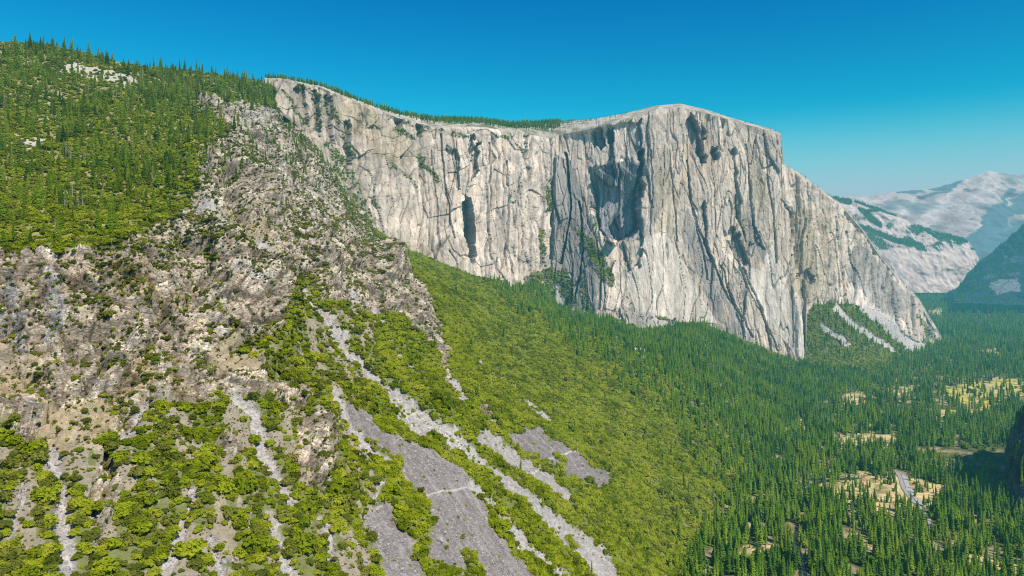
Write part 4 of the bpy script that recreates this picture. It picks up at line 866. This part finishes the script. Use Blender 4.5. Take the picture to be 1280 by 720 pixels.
# ---- the individuals that show largest
def side(u): return 'left' if u < 500 else 'middle'
def copy_tree(o, loc, sc, rz):
    c = o.copy(); C.objects.link(c); c.location = loc; c.scale = sc; c.rotation_euler = (0, 0, rz)
    for ch in o.children:
        d = ch.copy(); C.objects.link(d); d.parent = c
    return c
CON_WORDS = ['tall regular conifer', 'broad skirted conifer', 'slender tall conifer', 'short bare-trunked conifer', 'full crowned conifer', 'tall yellowish regular conifer', 'broad skirted yellowish conifer', 'slender yellowish conifer', 'short yellowish conifer', 'full crowned yellowish conifer']
protos = {}
uc, wc = screen(PCON)
for n, k in enumerate(big_c):
    k = int(k); i = int(ICON[k]); sc3 = SCON[k]*np.array([rng.uniform(.85, 1.15), rng.uniform(.85, 1.15), rng.uniform(.9, 1.1)]); loc = tuple(float(a) for a in PCON[k]); rz = float(rng.uniform(0, 6.28))
    if i not in protos:
        o = bpy.data.objects.new('conifer_tree', None); C.objects.link(o); o.location = loc; o.scale = [float(a) for a in sc3]; o.rotation_euler = (0, 0, rz); o['category'] = 'tree'
        put(bpy.data.objects.new('crown', CON[i][0]), parent=o); put(bpy.data.objects.new('trunk', CON[i][1]), parent=o); protos[i] = o
    else: o = copy_tree(protos[i], loc, [float(a) for a in sc3], rz)
    place = 'in the nearest valley forest by the dark river' if 930 < uc[k] < 1060 else ('in the nearest valley forest right of the river' if uc[k] >= 1060 else 'in the nearest forest at the foot of the green slope')
    if wc[k] < 400: place = 'on the upper left mountainside'
    o['label'] = CON_WORDS[i]+' '+place; o['group'] = CON_WORDS[i]+'s '+place
SH_WORDS = ['rounded bright green shrub', 'wide bushy green shrub', 'small upright green shrub', 'large billowing green shrub', 'low spreading green shrub', 'rounded olive shrub', 'wide bushy olive shrub', 'small upright olive shrub', 'large billowing olive shrub', 'low spreading olive shrub']
us, ws = screen(PS); shp = {}
for k in big_s:
    k = int(k); i = int(SHI[k]); sc3 = [float(ss[k]*rng.uniform(.85, 1.15)) for _ in range(3)]; loc = tuple(float(a) for a in PS[k])
    if i not in shp: o = bpy.data.objects.new('leafy_shrub', SHR[i]); shp[i] = o
    else: o = shp[i].copy()
    C.objects.link(o); o.location = loc; o.scale = sc3; o.rotation_euler = (0, 0, float(rng.uniform(0, 6.28)))
    place = 'at the lower left corner below the tan cliff' if us[k] < 100 else ('between the two lower left scree gullies' if us[k] < 230 else ('on the lower slope left of the big grey scree' if us[k] < 470 else 'beside the big grey scree'))
    o['category'] = 'shrub'; o['label'] = SH_WORDS[i]+' '+place; o['group'] = SH_WORDS[i]+'s '+place

# ---- broadleaf trees among the conifers, and dead standing trunks
def each_tree(name, word, spots, crowns, trunk, grp):
    first = {}
    for (x, y, z, sc3, place) in spots:
        i = int(rng.integers(0, len(crowns))) if crowns else 0
        if i not in first:
            o = bpy.data.objects.new(name, None); C.objects.link(o); o['category'] = 'tree'
            put(bpy.data.objects.new('crown', crowns[i]), parent=o); put(bpy.data.objects.new('trunk', trunk), parent=o); first[i] = o
        else: o = copy_tree(first[i], (0, 0, 0), (1, 1, 1), 0)
        o.location = (x, y, z); o.scale = (sc3, sc3, sc3*float(rng.uniform(.9, 1.15))); o.rotation_euler = (0, 0, float(rng.uniform(0, 6.28)))
        o['label'] = word[i]+' '+place; o['group'] = word[i]+'s '+place
spots = []
for (u, w, du, dw, n, place) in ((1220,580,26,16,22,'in the shade by the dark buttress at the right edge'), (945,705,22,9,10,'at the bottom edge left of the river'), (1100,705,40,8,8,'at the bottom edge in the nearest forest'), (1230,560,18,8,8,'in the shade by the dark buttress at the right edge'),
  (1150,505,36,5,14,'around the yellow meadow'), (1080,520,40,5,10,'between the small clearings in the mid valley'), (1160,650,25,8,8,'beside the sandy clearing and road'), (980,600,20,20,12,'along the river in the near forest'), (1230,490,25,8,8,'around the yellow meadow')):
    for k in range(n):
        x, y, _ = floor_pt(u+rng.normal()*du*.6, w+rng.normal()*dw*.6); spots.append((float(x), float(y), -1., float(rng.uniform(.7, 1.25)), place))
each_tree('broadleaf_tree', ['rounded light green broadleaf tree', 'wide light green broadleaf tree'], spots, BRC, BRT, None)
cand = np.concatenate([PC[(fld['low'].ravel()[kc] > .5)], PV[PV[:, 1] < 2300]]); csel = rng.choice(len(cand), 170, replace=False)
c2_ = PC[fld['forest'].ravel()[kc] > .5]; csel2 = rng.choice(len(c2_), 110, replace=False)
first = {}
for p, place in [(cand[k], 'among the valley conifers') for k in csel]+[(c2_[k], 'among the conifers of the upper left mountainside') for k in csel2]:
    i = int(rng.integers(0, 2))
    if i not in first: o = bpy.data.objects.new('snag', SNG[i]); first[i] = o
    else: o = first[i].copy()
    C.objects.link(o); o.location = [float(q) for q in p]; q = float(rng.uniform(.8, 1.3)); o.scale = (q*1.4, q*1.4, q); o.rotation_euler = (0, 0, float(rng.uniform(0, 6.28)))
    wd_ = ['tall bare grey snag', 'short leaning grey snag'][i]; o['category'] = 'dead tree'; o['label'] = wd_+' '+place; o['group'] = wd_+'s '+place

# ------------------------------------------------------------------ light, sky, camera
SUN_AZ = math.radians(137); SUN_EL = math.radians(50)     # azimuth clockwise from +Y (the view) ; sun on the right, a little behind
sd = (math.sin(SUN_AZ)*math.cos(SUN_EL), math.cos(SUN_AZ)*math.cos(SUN_EL), math.sin(SUN_EL))
L = bpy.data.lights.new('sun', 'SUN'); L.energy = 5.0; L.angle = math.radians(.5); L.color = (1, .93, .82)
so = bpy.data.objects.new('sun', L); C.objects.link(so)
from mathutils import Vector
so.rotation_euler = Vector(sd).to_track_quat('Z', 'Y').to_euler(); so.location = (0, 0, 3000)
wd = bpy.data.worlds.new('World'); bpy.context.scene.world = wd; wd.use_nodes = True
nt = wd.node_tree; N = nt.nodes; N.clear(); lk = nt.links
sky = N.new('ShaderNodeTexSky'); sky.sky_type = 'NISHITA'; sky.sun_disc = False; sky.sun_elevation = SUN_EL; sky.sun_rotation = SUN_AZ; sky.altitude = 1700; sky.air_density = 1.0; sky.dust_density = .6; sky.ozone_density = 2.0
hs = N.new('ShaderNodeHueSaturation'); hs.inputs['Saturation'].default_value = 1.35; hs.inputs['Hue'].default_value = .474; lk.new(sky.outputs[0], hs.inputs['Color'])
bg = N.new('ShaderNodeBackground'); bg.inputs['Strength'].default_value = .10; mt = N.new('ShaderNodeMix'); mt.data_type = 'RGBA'; mt.blend_type = 'MULTIPLY'; mt.inputs['Factor'].default_value = 1; lk.new(hs.outputs[0], mt.inputs['A'])
tc = N.new('ShaderNodeTexCoord'); sp_ = N.new('ShaderNodeSeparateXYZ'); lk.new(tc.outputs['Generated'], sp_.inputs[0])
zr = N.new('ShaderNodeMapRange'); zr.inputs['From Min'].default_value = .13; zr.inputs['From Max'].default_value = .36; lk.new(sp_.outputs['Z'], zr.inputs['Value'])
gr = N.new('ShaderNodeMix'); gr.data_type = 'RGBA'; gr.inputs['A'].default_value = (.15, 1.30, 1.18, 1); gr.inputs['B'].default_value = (.10, .90, 1.36, 1); lk.new(zr.outputs[0], gr.inputs['Factor']); lk.new(gr.outputs['Result'], mt.inputs['B'])
el = N.new('ShaderNodeMapRange'); el.interpolation_type = 'SMOOTHSTEP'; el.inputs['From Min'].default_value = .185; el.inputs['From Max'].default_value = .03; lk.new(sp_.outputs['Z'], el.inputs['Value'])
hz_ = N.new('ShaderNodeMix'); hz_.data_type = 'RGBA'; hz_.inputs['B'].default_value = (3.7, 5.2, 6.2, 1); lk.new(el.outputs[0], hz_.inputs['Factor']); lk.new(mt.outputs['Result'], hz_.inputs['A'])
lk.new(hz_.outputs['Result'], bg.inputs['Color'])
ow = N.new('ShaderNodeOutputWorld'); lk.new(bg.outputs[0], ow.inputs['Surface'])
cd = bpy.data.cameras.new('camera'); cd.sensor_width = 36; cd.lens = 36*F/1280; cd.shift_y = -(360-HZ)/1280; cd.clip_start = 1; cd.clip_end = 120000
cam = bpy.data.objects.new('camera', cd); C.objects.link(cam); cam.location = (0, 0, CAMH); cam.rotation_euler = (math.pi/2, 0, 0)
S_ = bpy.context.scene; S_.camera = cam
S_.view_settings.view_transform = 'Standard'; S_.view_settings.look = 'None'; S_.view_settings.exposure = 0
S_.cycles.max_bounces = 4; S_.cycles.diffuse_bounces = 3; S_.cycles.transparent_max_bounces = 4; S_.cycles.transmission_bounces = 2; S_.cycles.glossy_bounces = 2
S_.cycles.use_denoising = False; S_.cycles.filter_width = 1.2; S_.cycles.sample_clamp_indirect = 4
